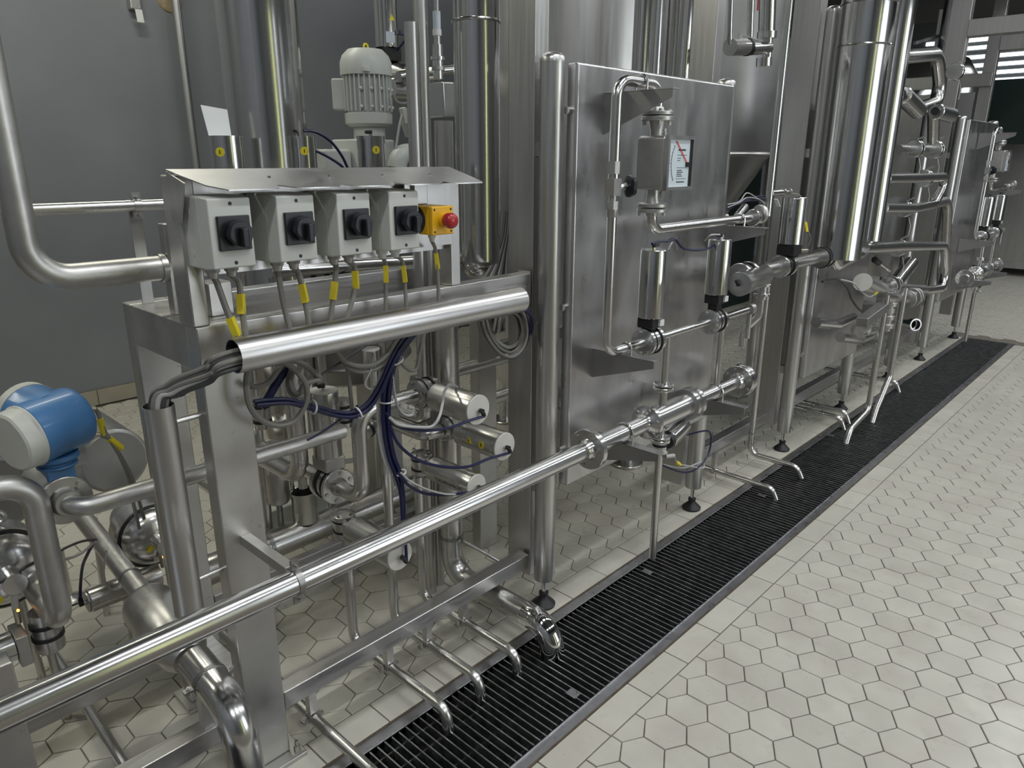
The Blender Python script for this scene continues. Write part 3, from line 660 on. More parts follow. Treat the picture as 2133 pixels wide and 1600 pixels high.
# two upright actuated valves on the middle line
ml = Thing('middle_line', 'slim bright pipe run joining the two upright valves on the first panel', 'pipe', (.9, PP, UZ))
v1x = aY(1352, 694, PP).x; v2x = aY(1487, 657, PP).x
m_ = MB().cyl((v1x + .03, PP, UZ), (v2x - .02, PP, UZ), .0125, n=20); ml.part('tube', m_, M['bright'])
ml.part('tube', MB().cyl((.40, PP, UZ), (v1x - .03, PP, UZ), .0145, n=20), M['bright'])
x5 = aY(1560, 640, PP).x; ml.part('tube', MB().cyl((v2x + .03, PP, UZ), (x5, PP, UZ), .014, n=18), M['bright'])
ml.part('hose_nozzle', MB().cyl((x5, PP, UZ), (x5 + .03, PP, UZ), .022, n=20).cyl((x5 + .012, PP, UZ), (x5 + .012, PP, UZ - .12), .010, n=12), M['cast'])
tx = aY(1390, 698, PP).x; tz = aY(1388, 802, PP).z
ml.part('branch', MB().cyl((tx, PP, UZ), (tx, PP, tz), .0135, n=18), M['bright'])
ml.part('branch', MB().tube([(v2x + .03, PP, UZ), (v2x + .07, PP, UZ), (v2x + .07, PP, RZ)], .0135, .03, 18), M['bright'])
for vx, lab, htop, hbot in ((v1x, 'first upright actuated valve, left of the pair on the first panel', 522, 660), (v2x, 'second upright actuated valve, nearer the right edge of the first panel', 500, 612)):
    t = Thing('actuated_valve', lab, 'valve', (vx, PP, UZ - .05), 'upright valves on the first panel')
    butterfly(t, (vx, PP, UZ), (1, 0, 0), (0, 0, 1), .046)
    px0 = project((vx, PP, UZ))[0]
    za, zb_ = aY(px0 + 6, hbot, PP).z, aY(px0 + 14, htop, PP).z
    y_ = MB(); y_.box(vx - .030, vx + .030, PP - .030, PP + .030, za - .034, za); o = t.part('yoke', y_, M['dark'], bevel=.004)
    t.part('yoke_neck', MB().box(vx - .018, vx + .018, PP - .018, PP + .018, UZ + .035, za - .03), M['dark'], o)
    t.part('sensor_clip', MB().box(vx + .004, vx + .028, PP - .038, PP - .028, za - .026, za - .006), M['white'], o)
    actuator(t, (vx, PP, za), (0, 0, 1), zb_ - za, .042, m='polish', fit=(.6, -.2, .1) if vx == v1x else (-.5, .4, .1))
    # lettering stripe down the shell
    tl = bpy.data.curves.new('lettering', 'FONT'); tl.body = 'TUCHENHAGEN'; tl.size = .020; tl.align_x = 'CENTER'
    to = bpy.data.objects.new('lettering', tl); COL.objects.link(to); bpy.context.view_layer.update()
    dg = bpy.context.evaluated_depsgraph_get(); me = bpy.data.meshes.new_from_object(to.evaluated_get(dg)); bpy.data.objects.remove(to)
    aa = math.radians(-36); rr = .0423                     # wrap the letters round the shell
    for v in me.vertices:
        tx_, ty_ = v.co.x, v.co.y; an = aa + ty_ / rr
        v.co = V((vx + rr * math.cos(an), PP + rr * math.sin(an), (za + zb_) / 2 - tx_)) - t.loc
    me.materials.append(M['ink']); lo = bpy.data.objects.new('lettering', me); COL.objects.link(lo); lo.parent = t.o

# lower line: continues the front pipe through the big flanged valve
ll = Thing('lower_line', 'bright flanged pipe run along the bottom of the first panel', 'pipe', (.85, PP, RZ - .08))
fe = aY(1538, 796, RY).x; vX0 = aY(1340, 878, RY).x; vX1 = aY(1450, 832, RY).x
b = MB(); flange(b, (FL1 + .012, RY, RZ), (1, 0, 0), .066, .022, RR); o = ll.part('flange', b, M['bright']); ll.part('bolt', MB().bolts((FL1, RY, RZ), (-1, 0, 0), .052, 6, .0055, .003), M['cast'], o, kind='stuff')
ll.part('tube', MB().cyl((FL1, RY, RZ), (vX0, RY, RZ), RR, n=28), M['bright']); ll.part('tube', MB().cyl((vX1, RY, RZ), (fe, RY, RZ), RR, n=28), M['bright'])
b = MB(); flange(b, (fe, RY, RZ), (1, 0, 0), .066, .024, RR, side=-1); disc(b, (fe + .026, RY, RZ), (1, 0, 0), .066, .02); o = ll.part('flange', b, M['bright']); ll.part('bolt', MB().bolts((fe - .012, RY, RZ), (-1, 0, 0), .053, 8, .006, .006), M['cast'], o, kind='stuff')
ll.part('tail', MB().cyl((fe + .03, RY, RZ), (fe + .08, RY, RZ), RR, n=24), M['bright'])
xa, xc = .42, aY(1490, 815, RY).x
for x, tipy in ((xa, .255), (xc, .265)):
    o = bracket(ll, x, RZ - RR - .004, tipy, .095, .036); ubolt(ll, (x, RY, RZ), (1, 0, 0), RR, (0, 0, -1), RR + .02, o)
bv = Thing('flanged_valve', 'stubby mirror-bright flanged valve body in the middle of the lower line', 'valve', ((vX0 + vX1) / 2, RY, RZ - .05))
b = MB(); b.lathe((vX0, RY, RZ), (1, 0, 0), [(0, RR), (.008, RR * 1.2), (.018, .060), (.034, .060), (.036, .043), (vX1 - vX0 - .085, .043), (vX1 - vX0 - .083, .060), (vX1 - vX0 - .065, .060), (vX1 - vX0 - .063, .050), (vX1 - vX0 - .046, .050), (vX1 - vX0 - .044, .060), (vX1 - vX0 - .026, .060), (vX1 - vX0 - .01, RR * 1.2), (vX1 - vX0, RR)], 36)
o = bv.part('body', b, M['bright'])
bv.part('bolt', MB().bolts((vX0 + .018, RY, RZ), (-1, 0, 0), .050, 6, .006, .008).bolts((vX1 - .026, RY, RZ), (1, 0, 0), .050, 6, .006, .008), M['cast'], o, kind='stuff')
bv.part('inlet_neck', MB().cyl((tx, RY, RZ + .03), (tx, RY, tz), .0145, n=18), M['bright'])
b = MB(); disc(b, (tx, RY, tz + .006), (0, 0, 1), .036, .010); disc(b, (tx, RY, tz - .008), (0, 0, 1), .036, .012); o = bv.part('inlet_flange', b, M['bright']); bv.part('bolt', MB().bolts((tx, RY, tz + .011), (0, 0, 1), .028, 4, .0045, .005), M['cast'], o, kind='stuff')
# drain leg under the valve
dl_ = Thing('drain_valve', 'small drain valve with slanted actuator under the lower line', 'valve', (tx, RY, .09))
zq = [aY(1385, v, RY).z for v in (880, 905, 925, 950, 1140)]
dl_.part('neck', MB().cyl((tx, RY, RZ - .03), (tx, RY, zq[1]), .0135, n=18), M['bright'])
b = MB(); disc(b, (tx, RY, zq[1]), (0, 0, 1), .036, .010); disc(b, (tx, RY, zq[1] - .013), (0, 0, 1), .036, .012); b.cyl((tx, RY, zq[1] - .05), (tx, RY, zq[1] - .018), .025, n=24); disc(b, (tx, RY, zq[1] - .055), (0, 0, 1), .030, .012); o = dl_.part('valve_body', b, M['bright'])
dl_.part('seal', MB().lathe((tx, RY, zq[1] - .034), (0, 0, 1), [(0, .024), (0, .027), (.008, .027), (.008, .024)], 24, cap=False), M['dark'], o)
dl_.part('drain_pipe', MB().pipe((tx, RY, .075), (tx, RY, zq[1] - .055), .0135, .0015, 22), M['pipe'])
ad = V((.98, .12, .12)).normalized(); ap = V((tx + .045, RY - .004, zq[1] - .022))
dl_.part('coupling', MB().lathe(ap - ad * .018, ad, [(0, .030), (.016, .034), (.018, .030)], 24), M['dark'])
e_ = actuator(dl_, ap, ad, .125, .036, m='bright')
dl_.part('sensor', MB().cyl((tx + .01, RY - .02, zq[1] - .075), (tx + .045, RY - .035, zq[1] - .078), .008, n=12), M['gland'])
cable('drain_hose', 'navy air hose looping under the drain valve actuator', [ap + ad * .12 + V((0, -.02, -.03)), aY(1478, 900, RY), aY(1474, 950, RY), aY(1440, 982, RY), aY(1400, 978, RY), aY(1345, 950, .44)], .0036, 'navy', 'hose')
cable('sensor_cable', 'pale sensor cable with yellow tag under the drain valve', [V((tx + .045, RY - .035, zq[1] - .078)), aY(1412, 965, RY - .02), aY(1440, 972, RY), aY(1465, 975, RY), aY(1460, 963, RY + .02), aY(1420, 975, RY + .04), aY(1350, 960, .46)], .003, 'lcable', tags=(.16,))
cable('air_hose', 'navy air hose hanging between the two upright panel valves', [aY(1390, 503, PP), aY(1405, 498, PP), aY(1420, 515, PP), aY(1440, 521, PP), aY(1470, 519, PP), aY(1490, 508, PP), aY(1501, 492, PP)], .0042, 'navy', 'hose')
cable('air_hose', 'short navy hose stub with white tie on the first upright valve', [aY(1358, 508, PP), aY(1374, 503, PP), aY(1392, 502, PP), aY(1404, 500, PP)], .0042, 'navy', 'hose')
cable('thin_cable', 'pale thin cable from the first upright valve up to the hook on the panel', [aY(1392, 520, PP), aY(1400, 505, PP), aY(1408, 497, .45), aY(1409, 507, .50), aY(1410, 520, .515)], .003, 'lcable')
cable('thin_cable', 'pale thin cable loop over the second upright valve top', [aY(1468, 502, PP + .02), aY(1480, 490, PP), aY(1500, 489, PP), aY(1506, 493, PP), aY(1495, 510, PP - .02)], .003, 'lcable')

# drain pipes further along: bent into the channel right of the panel
def hook_pipe(name, label, pts, r, m='pipe', clips=(), bend=.05, hang=None):
    t = Thing(name, label, 'pipe', pts[-1]); t.part('tube', MB().tube(pts, r, bend, 20, 8), M[m])
    for c, a in clips: clampring(t, c, a, r, up=(0, 0, 1), w=.010, ear=.012)
    if hang: t.part('hanger', MB().box(*hang), M['beam'])
    return t
z7 = .048
for (vx_, vy_, vtop), hk, lab, r in ((aY(1560, 880, .60), (aZ(1632, 1003, .03)), 'slim drain pipe swinging into the channel right of the first panel', .0135),):
    pass
q0 = aY(1563, 930, .62); q1 = aZ(1612, 975, .055)
hook_pipe('drain_pipe', 'slim drain pipe beside the second column, hooked over the channel edge', [(q0.x, .62, 1.05), (q0.x, .62, .055), (q0.x, .37, .055), (q0.x, .34, .0)], .014, clips=(((q0.x, .62, .17), (0, 0, 1)),), bend=.05)
q2 = aZ(1560, 1003, .045)
hook_pipe('drain_pipe', 'low drain pipe reaching the channel under the first panel, left of the other', [(q2.x, 1.1, .045), (q2.x, .36, .045), (q2.x, .335, -.005)], .014, clips=(((q2.x, .66, .045), (0, 1, 0)),), bend=.04, hang=(q2.x - .012, q2.x + .012, .65, .67, .06, .14))
# long low beam between the machines
one('floor_beam', 'low horizontal steel beam between the first and second columns', 'beam', MB().box(1.30, 2.19, .66, .71, .145, .20), M['beam'], bevel=.003)

# ------------------------------------------------------------------ inside the skid: drain pipes
LZ = .062
def low_drain(x, vy, ztop, tipy, r, label, hang=True):
    t = Thing('drain_pipe', label, 'pipe', (x, .5, 0), 'drain pipes under the skid beam')
    t.part('tube', MB().tube([(x, vy, ztop), (x, vy, LZ), (x, tipy, LZ), (x, tipy - .004, -.014)], r, .042, 22, 8), M['pipe'])
    if hang:
        c = V((x, .645, LZ)); clampring(t, c, (0, 1, 0), r, w=.012, ear=.013)
        t.part('hanger', MB().box(x - .011, x + .011, .633, .657, LZ + r + .002, .143), M['beam'])
    return t
low_drain(-.409, .825, .50, .385, .0155, 'slim drain pipe, second from the near post, under the slanted actuator')
low_drain(-.258, .81, .86, .41, .0155, 'slim drain pipe, third from the near post, rising straight behind the rail')
low_drain(-.103, .85, .52, .405, .0155, 'slim drain pipe nearest the thick drain elbow')
t = Thing('drain_pipe', 'slim drain pipe running out of view beside the near post', 'pipe', (-.68, .5, 0), 'drain pipes under the skid beam')
t.part('tube', MB().tube([(-.672, 1.3, .05), (-.672, .28, .05), (-.672, .275, -.01)], .0155, .04, 22), M['pipe']); clampring(t, (-.672, .645, .05), (0, 1, 0), .0155, w=.012, ear=.013); t.part('hanger', MB().box(-.683, -.661, .633, .657, .068, .143), M['beam'])
LXp = .045
t = Thing('thick_drain', 'thick drain pipe with big elbow ending over the grating', 'pipe', (LXp, .6, 0))
t.part('tube', MB().tube([(LXp, .86, 1.02), (LXp, .86, .088), (LXp, .50, .088)], .040, .085, 28, 10), M['pipe'])
t.part('elbow', MB().tube([(LXp, .50, .088), (LXp, .385, .088), (LXp, .385, -.012)], .0405, .085, 28, 10), M['mirror'])
clampring(t, (LXp, .86, .24), (0, 0, 1), .040, up=(1, 0, 0), w=.014, ear=.02); t.part('tie_rod', MB().cyl((LXp, .82, .24), (LXp + .05, .67, .19), .006, n=10), M['cast'])

# horizontal actuated valves sticking out toward the viewer
def side_valve(x, z, yc, yb, r, label, line, R=.040, sticker=False, text=False, fit=(.25, -.1, -.5)):
    t = Thing('side_valve', label, 'valve', (x, .83, z - .05), 'actuated valves inside the skid')
    if line == 'x': butterfly(t, (x, .83, z), (1, 0, 0), (0, -1, 0), R, m='pipe')
    else: butterfly(t, (x, .83, z), (0, 0, 1), (0, -1, 0), R, m='pipe')
    t.part('yoke', MB().box(x - .026, x + .026, yb - .002, .83 - R * .8, z - .022, z + .022), M['cast'], bevel=.003)
    e = actuator(t, (x, yb, z), (0, -1, 0), yb - yc, r, m='pipe', capm='endcap', fit=fit)
    if sticker:
        def surf(y, an): return V((x - math.cos(an) * (r + .0004), y, z + math.sin(an) * (r + .0004)))
        for (y, an, k, rad, mt) in ((.69, .02, 3, .014, 'yellow'), (.635, .05, 20, .0125, 'yellow')):
            n_ = V((-math.cos(an), 0, math.sin(an))); u_ = V((0, -1, 0)); w_ = V((math.sin(an), 0, math.cos(an))); c = surf(y, an)
            t.part('warning_sticker', MB().plate([c + (u_ * math.cos(PI / 2 + 2 * PI * i / k) + w_ * math.sin(PI / 2 + 2 * PI * i / k)) * rad + n_ * (-.0015 if k == 20 else 0) for i in range(k)], n_ * .0016), M[mt])
            if k == 3: t.part('sticker_mark', MB().plate([c + n_ * .0017 + u_ * a + w_ * b for a, b in ((-.0015, -.004), (.0015, -.004), (.0015, .006), (-.0015, .006))], n_ * .0004), M['ink'])
            else: t.part('sticker_mark', MB().plate([c + n_ * .0003 + u_ * a + w_ * b for a, b in ((-.002, -.006), (.002, -.006), (.002, .006), (-.002, .006))], n_ * .0006), M['ink'])
    if text:
        tl = bpy.data.curves.new('lettering', 'FONT'); tl.body = 'TUCHENHAGEN'; tl.size = .017; tl.align_x = 'CENTER'
        to = bpy.data.objects.new('lettering', tl); COL.objects.link(to); bpy.context.view_layer.update()
        me = bpy.data.meshes.new_from_object(to.evaluated_get(bpy.context.evaluated_depsgraph_get())); bpy.data.objects.remove(to)
        for v in me.vertices:
            an = -.35 + v.co.y / r; v.co = V((x - math.cos(an) * (r + .0005), (yc + yb) / 2 - .015 - v.co.x, z + math.sin(an) * (r + .0005))) - t.loc
        me.materials.append(M['ink']); lo = bpy.data.objects.new('lettering', me); COL.objects.link(lo); lo.parent = t.o
    return e
e1 = side_valve(-.082, .812, .585, .765, .047, 'top horizontal actuator with pale end disc and grey cable over it', 'x', R=.046)
e2 = side_valve(.025, .665, .580, .77, .046, 'horizontal actuator with yellow stickers beside the first column', 'x', sticker=True)
e3 = side_valve(-.103, .575, .575, .77, .039, 'horizontal actuator with dark lettering just above the front pipe', 'z', text=True, R=.034)
e4 = side_valve(-.409, .472, .565, .775, .043, 'lowest horizontal actuator, its end disc under the front pipe', 'z', R=.034)

# process pipes between them
pipe('process_pipe', 'curved pipe swinging left from the top actuator valve and down to the big flange', [(-.122, .83, .812), (-.335, .83, .812), (-.335, .83, .525), (-.335, .955, .525)], .0235, 'pipe', .065)
pipe('process_pipe', 'short pipe bend joining the stickered actuator valve to the column', [(-.02, .83, .665), (-.085, .83, .665), (-.085, .90, .665), (-.085, 1.1, .665)], .022, 'pipe', .05)
pipe('process_pipe', 'short elbow under the top actuator dropping to the lettered valve', [(-.05, .98, .70), (-.05, .86, .70), (-.05, .86, .75)], .023, 'pipe', .04)
pipe('process_pipe', 'vertical pipe ending in an elbow beside the upright actuator inside the skid', [(-.425, 1.03, 1.05), (-.425, 1.03, .562), (-.425, 1.55, .562)], .0275, 'pipe', .07)
pipe('process_pipe', 'slanting inner pipe behind the near post, left of the black funnel', [(-.52, 1.18, .42), (-.52, 1.62, .42)], .026, 'satin')
pipe('process_pipe', 'horizontal pipe behind the top actuator reaching the first column', [(.03, 1.02, .78), (.52, 1.02, .78)], .024, 'satin')
pipe('process_pipe', 'second horizontal pipe low behind the stickered actuator', [(.08, 1.074, .60), (.60, 1.074, .60)], .026, 'satin')
pipe('process_pipe', 'tall vertical pipe standing left of the thick drain pipe', [(.0, .93, 1.9), (.0, .93, .0)], .020, 'satin')
pipe('process_pipe', 'tall vertical pipe rising above the emergency stop', [(.055, .95, 3.0), (.055, .95, .0)], .0215, 'satin')
# upright actuator valve with the big flange
t = Thing('upright_valve', 'upright actuator with pink-white lid above the big bolted flange', 'valve', (-.338, 1.0, .47), None)
vx, vy, vz = -.338, 1.01, .528
b = MB(); flange(b, (vx, .965, vz), (0, 1, 0), .058, .014, .0235, side=-1); o = t.part('flange', b, M['pipe']); t.part('bolt', MB().bolts((vx, .958, vz), (0, -1, 0), .046, 6, .007, .004), M['cast'], o, kind='stuff')
t.part('body', MB().lathe((vx, .972, vz), (0, 1, 0), [(0, .052), (.05, .052), (.052, .058), (.066, .058)], 32), M['pipe'])
k = MB()
for y in (.978, 1.010): k.nx().lathe((vx, y, vz), (0, 1, 0), [(0, .05), (0, .056), (.006, .056), (.006, .05)], 32, cap=False)
t.part('seal', k, M['dark'])
t.part('yoke', MB().box(vx - .036, vx + .036, .965, 1.045, .580, .625), M['cast'], bevel=.005)
t.part('proximity_sensor', MB().cyl((vx + .03, .975, .60), (vx + .075, .95, .60), .008, n=12).cyl((vx + .07, .953, .592), (vx + .10, .935, .63), .007, n=10), M['cream'])
actuator(t, (vx, 1.005, .622), (0, 0, 1), .215, .045, m='pipe', capm='endcap', fit=(-.8, -.2, .1))
pipe('process_pipe', 'pipe leaving the big flange valve toward the wall', [(vx, 1.04, vz), (vx, 1.6, vz)], .024, 'pipe')
# funnel on floor pipe
t = Thing('drain_funnel', 'open steel funnel pipe with black mouth tee-ed into the floor pipe', 'funnel', (-.25, 1.35, .05))
fc = aY(632, 1022, 1.35); fb = aY(625, 1105, 1.35)
t.part('cup', MB().lathe((fc.x, 1.35, fc.z), (0, 0, -1), [(0, .0475), (0, .050), (.006, .050), (.012, .047), (.12, .047), (.12, .044), (.004, .044), (0, .0475)], 32, cap=False), M['pipe'])
t.part('cup_floor', MB().cyl((fc.x, 1.35, fc.z - .10), (fc.x, 1.35, fc.z - .095), .044, n=24), M['pit'])
t.part('floor_pipe', MB().cyl((fc.x - .45, 1.35, fc.z - .165), (fc.x + .62, 1.35, fc.z - .165), .052, n=28), M['pipe'])
clampring(t, (fc.x - .16, 1.35, fc.z - .165), (1, 0, 0), .052, w=.014, ear=.018)
pipe('drop_tube', 'thin open tube dripping into the black funnel', [(fc.x + .0, 1.35, .62), (fc.x + .0, 1.35, fc.z + .012)], .0165, 'pipe')
t = Thing('hanging_actuator', 'dull grey actuator hanging upside down behind the near post', 'valve', (-.42, 1.42, .2))
ha = aY(572, 960, 1.42); t.part('shell', MB().lathe((ha.x, 1.42, ha.z), (0, 0, -1), [(0, .04), (.004, .043), (.155, .043), (.165, .036)], 28), M['cast']); t.part('rod', MB().cyl((ha.x, 1.42, ha.z - .17), (ha.x, 1.42, ha.z - .28), .011, n=12), M['darksteel']); t.part('valve_body', MB().cyl((ha.x, 1.42, ha.z), (ha.x, 1.42, ha.z + .07), .03, n=20), M['pipe']); t.part('guide_rod', MB().cyl((ha.x + .035, 1.38, ha.z + .02), (ha.x + .045, 1.38, ha.z - .33), .008, n=10), M['pipe'])
# second funnel-side valve ring stack on the floor
one('base_block', 'pale green machine base block on the floor behind the funnel', 'base', MB().box(-.34, .02, 1.62, 1.95, 0, .17), M['motor'], bevel=.01)
one('base_block', 'low pale plinth right of the funnel under the actuators', 'base', MB().box(.30, .52, 1.25, 1.45, 0, .10), M['motor'], bevel=.01)

# rear frame legs and vessel filling the middle of the skid
t = Thing('steel_trestle', 'rusty-stained rear post of the skid seen between the column and the pipes', 'frame', (.37, 1.03, 0))
t.part('post', MB().box(.325, .42, 1.0, 1.05, .0, 1.18), M['frame'], bevel=.004)
t.part('rail', MB().box(-.75, .33, 1.005, 1.035, .255, .305), M['darksteel'], bevel=.003)
t.part('rail', MB().box(.42, 1.23, 1.005, 1.035, .80, .85), M['darksteel'], bevel=.003)
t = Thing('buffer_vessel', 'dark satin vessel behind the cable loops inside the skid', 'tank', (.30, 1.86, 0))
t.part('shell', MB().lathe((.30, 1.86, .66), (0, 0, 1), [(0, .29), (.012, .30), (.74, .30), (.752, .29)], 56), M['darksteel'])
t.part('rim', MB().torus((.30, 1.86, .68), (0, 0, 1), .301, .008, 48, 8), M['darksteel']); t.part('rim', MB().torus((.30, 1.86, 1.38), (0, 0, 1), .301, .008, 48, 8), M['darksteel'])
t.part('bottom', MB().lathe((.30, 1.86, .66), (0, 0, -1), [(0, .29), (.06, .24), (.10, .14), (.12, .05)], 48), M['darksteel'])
lg = MB()
for a in (.5, 2.6, 4.7): lg.nx().cyl((.30 + .24 * math.cos(a), 1.86 + .24 * math.sin(a), 0 if a != 2.6 else .0), (.30 + .24 * math.cos(a), 1.86 + .24 * math.sin(a), .68), .02, n=14)
t.part('leg', lg, M['satin'])
# small valves seen under the loops
for i, (px_, py_, yy, lab) in enumerate(((715, 860, 1.15, 'small ring-clamped fitting under the blue hose bundle'), (776, 885, 1.10, 'tilted small clamped fitting behind the blue bundle'), (545, 860, 1.25, 'small steel fitting behind the big cable loop'))):
    c = aY(px_, py_, yy); t = Thing('clamp_fitting', lab, 'fitting', c, 'small fittings in the skid'); ax = ((0, 0, 1), (1, .2, .3), (0, 0, 1))[i]
    d_ = V(ax).normalized(); t.part('sleeve', MB().cyl(c - d_ * .05, c + d_ * .05, .028, n=24), M['pipe'])
    k = MB()
    for s in (-.026, .026): k.nx().cyl(c + d_ * (s - .005), c + d_ * (s + .005), .031, n=24)
    t.part('seal', k, M['dark'])
t = Thing('slim_actuator', 'slim upright actuator with lid seen behind the hanging cables', 'valve', aY(772, 800, 1.1)); c = aY(772, 728, 1.1)
t.part('shell', MB().cyl(c + V((0, 0, -.12)), c, .030, n=28), M['bright']); t.part('lid', MB().cyl(c, c + V((0, 0, .004)), .031, n=28), M['endcap']); t.part('rod', MB().cyl(c + V((.05, 0, -.2)), c + V((.05, 0, .1)), .016, n=16), M['satin'])

# ------------------------------------------------------------------ cables and hoses under the tube
YC = .575
def run(pts, y=YC, dy=0.0): return [aY(a, b, y + dy * i) for i, (a, b) in enumerate(pts)]
cable('cable_loop', 'large grey cable loop hanging beside the near post', run([(585, 756), (545, 742), (520, 765), (513, 800), (520, 845), (545, 875), (580, 886), (615, 875), (637, 840), (638, 805), (622, 778), (596, 757), (560, 745)]), .0070, 'gcable')
cable('cable_loop', 'second grey cable loop nested inside the large one', run([(512, 795), (530, 806), (560, 796), (580, 770), (600, 752), (630, 758), (660, 780), (668, 790), (655, 793), (635, 800), (622, 820), (610, 812), (605, 790), (612, 765)], .60), .0066, 'gcable')
cable('cable_loop', 'small grey cable loop in front of the vertical inner pipe', run([(607, 765), (600, 800), (612, 825), (635, 822), (642, 800)], .61), .0066, 'gcable')
cable('cable_loop', 'grey cable swag hanging under the middle of the cable tube', run([(698, 728), (715, 750), (745, 762), (780, 758), (805, 738), (830, 700), (845, 680)]), .0060, 'gcable')
cable('cable_loop', 'lower grey cable swag just under the first swag', run([(705, 735), (722, 762), (750, 774), (785, 768), (810, 748), (838, 705), (850, 685)], .59), .0060, 'gcable')
cable('cable_drop', 'grey cable hanging down from the swags toward the clamped fitting', run([(722, 760), (728, 800), (733, 850)], .62), .0055, 'gcable')
random.seed(21)
tie = lambda c, d, R, lab: one('cable_tie', lab, 'cable tie', MB().torus(c, d, R, .0022, 20, 6), M['white'], 'white cable ties')
B1 = [(860, 690), (835, 720), (818, 750), (800, 790), (785, 820), (765, 848), (735, 864), (705, 864), (675, 856), (640, 846), (600, 836), (560, 838), (532, 842)]
B2 = [(868, 690), (842, 722), (822, 755), (808, 800), (804, 850), (806, 900), (815, 950), (828, 985), (836, 1020), (840, 1060), (842, 1095)]
for j in range(5):
    o_ = [(random.uniform(-3, 3) , random.uniform(-3.5, 3.5)) for _ in B1]; of = (j - 2) * 2.6
    cable('air_hose', 'navy air hose in the bundle sweeping left under the cable tube', [aY(a + of * .6 + q[0] * .3, b + of + q[1] * .3, YC + .006 * (j % 3)) for (a, b), q in zip(B1, o_)], .0042, 'navy', 'hose', 'navy bundle sweeping left')
for j in range(5):
    of = (j - 2) * 3.4
    cable('air_hose', 'navy air hose in the bundle hanging straight down to the front pipe', [aY(a + of * (1 if i > 2 else .5) * (1 - .5 * (i > 7)), b, YC + .02 + .006 * (j % 3)) for i, (a, b) in enumerate(B2[:(11 if j < 2 else 9)])], .0044, 'navy', 'hose', 'navy bundle hanging down')
for j in range(4):
    of = -8 - j * 4.5
    cable('thin_cable', 'pale thin cable running beside the hanging navy bundle', [aY(a + of + (0 if i < 4 else j * 1.2), b, YC + .03) for i, (a, b) in enumerate(B2[:9 - (j % 2)])], .0028, 'lcable', group='pale cables beside the navy bundle')
cable('thin_cable', 'pale thin cable curling in front of the tilted fitting', run([(843, 700), (812, 745), (790, 800), (775, 812), (760, 800), (772, 770), (778, 735)], .585), .0028, 'lcable')
cable('air_hose', 'navy hose leading to the top actuator end disc', run([(806, 860), (815, 880), (845, 893), (890, 897), (940, 890), (975, 877)], .57) + [V(e1)], .0044, 'navy', 'hose')
cable('air_hose', 'navy hose leading to the stickered actuator end disc', run([(812, 885), (830, 925), (870, 958), (920, 972), (975, 972), (1020, 955)], .565) + [V(e2)], .0044, 'navy', 'hose')
cable('air_hose', 'navy hose leading to the lettered actuator behind the front pipe', run([(830, 985), (850, 1010), (885, 1028), (930, 1031), (975, 1026)], .56) + [V(e3)], .0044, 'navy', 'hose')
cable('air_hose', 'navy hose hanging to the lowest actuator end disc', run([(835, 985), (842, 1040), (843, 1095)], .565) + [V(e4)], .0042, 'navy', 'hose')
cable('sensor_cable', 'pale cable looped over the top actuator', run([(812, 870), (830, 885), (870, 890), (900, 888), (915, 868)], .56) + [aY(922, 840, .60), aY(926, 815, .64), aY(938, 801, .66), aY(952, 806, .68)], .0042, 'lcable')
cable('sensor_cable', 'pale cable with a hook end in front of the small white connector', run([(815, 740), (818, 790), (826, 840), (840, 862), (857, 865), (862, 852)], .60), .0036, 'lcable')
cable('sensor_cable', 'pale thin cable following the lower navy hose', run([(835, 985), (855, 1003), (890, 1020), (925, 1029), (948, 1030)], .555), .003, 'lcable')
cable('air_hose', 'thin navy hose stretched diagonally across the upright actuator', run([(745, 845), (700, 880), (668, 902), (640, 917)], .60), .0030, 'navy', 'hose')
cable('air_hose', 'thin black hose stretched from the cable tube to the grey loops', run([(768, 716), (725, 745), (670, 780)], .60), .0030, 'dcable', 'hose')
cable('air_hose', 'thin navy hose passing behind the near post to the inner pipe', run([(530, 942), (560, 940), (590, 935), (608, 930)], .90), .0036, 'navy', 'hose')
cable('cable_bundle_stub', 'thick navy hose bundle with white tie in the large cable loop', run([(598, 765), (575, 800), (555, 835), (545, 850)], .62), .0100, 'navy', 'hose')
cable('cable_drop', 'thick grey cable hooked over beside the thick drain pipe', run([(885, 690), (875, 730), (868, 765), (858, 772), (845, 765), (832, 752)], .62), .0055, 'gcable')
one('connector', 'small cream sensor connector below the top actuator', 'connector', MB().obox(aY(838, 845, .66), aY(856, 853, .66), .016, .016).cyl(aY(850, 848, .65), aY(862, 850, .65), .005, n=8), M['cream'], bevel=.002)
tie(aY(824, 752, YC + .02), (.4, 0, -1), .020, 'white cable tie high on the hanging navy bundle'); tie(aY(805, 836, YC + .02), (0, 0, 1), .018, 'white cable tie midway down the hanging navy bundle'); tie(aY(835, 985, YC + .02), (.3, 0, -1), .014, 'white cable tie low on the hanging navy bundle'); tie(aY(652, 848, YC), (1, 0, -.2), .016, 'white cable tie at the left of the sweeping bundle'); tie(aY(745, 860, YC), (1, 0, .3), .016, 'white cable tie at the lowest point of the sweeping bundle')
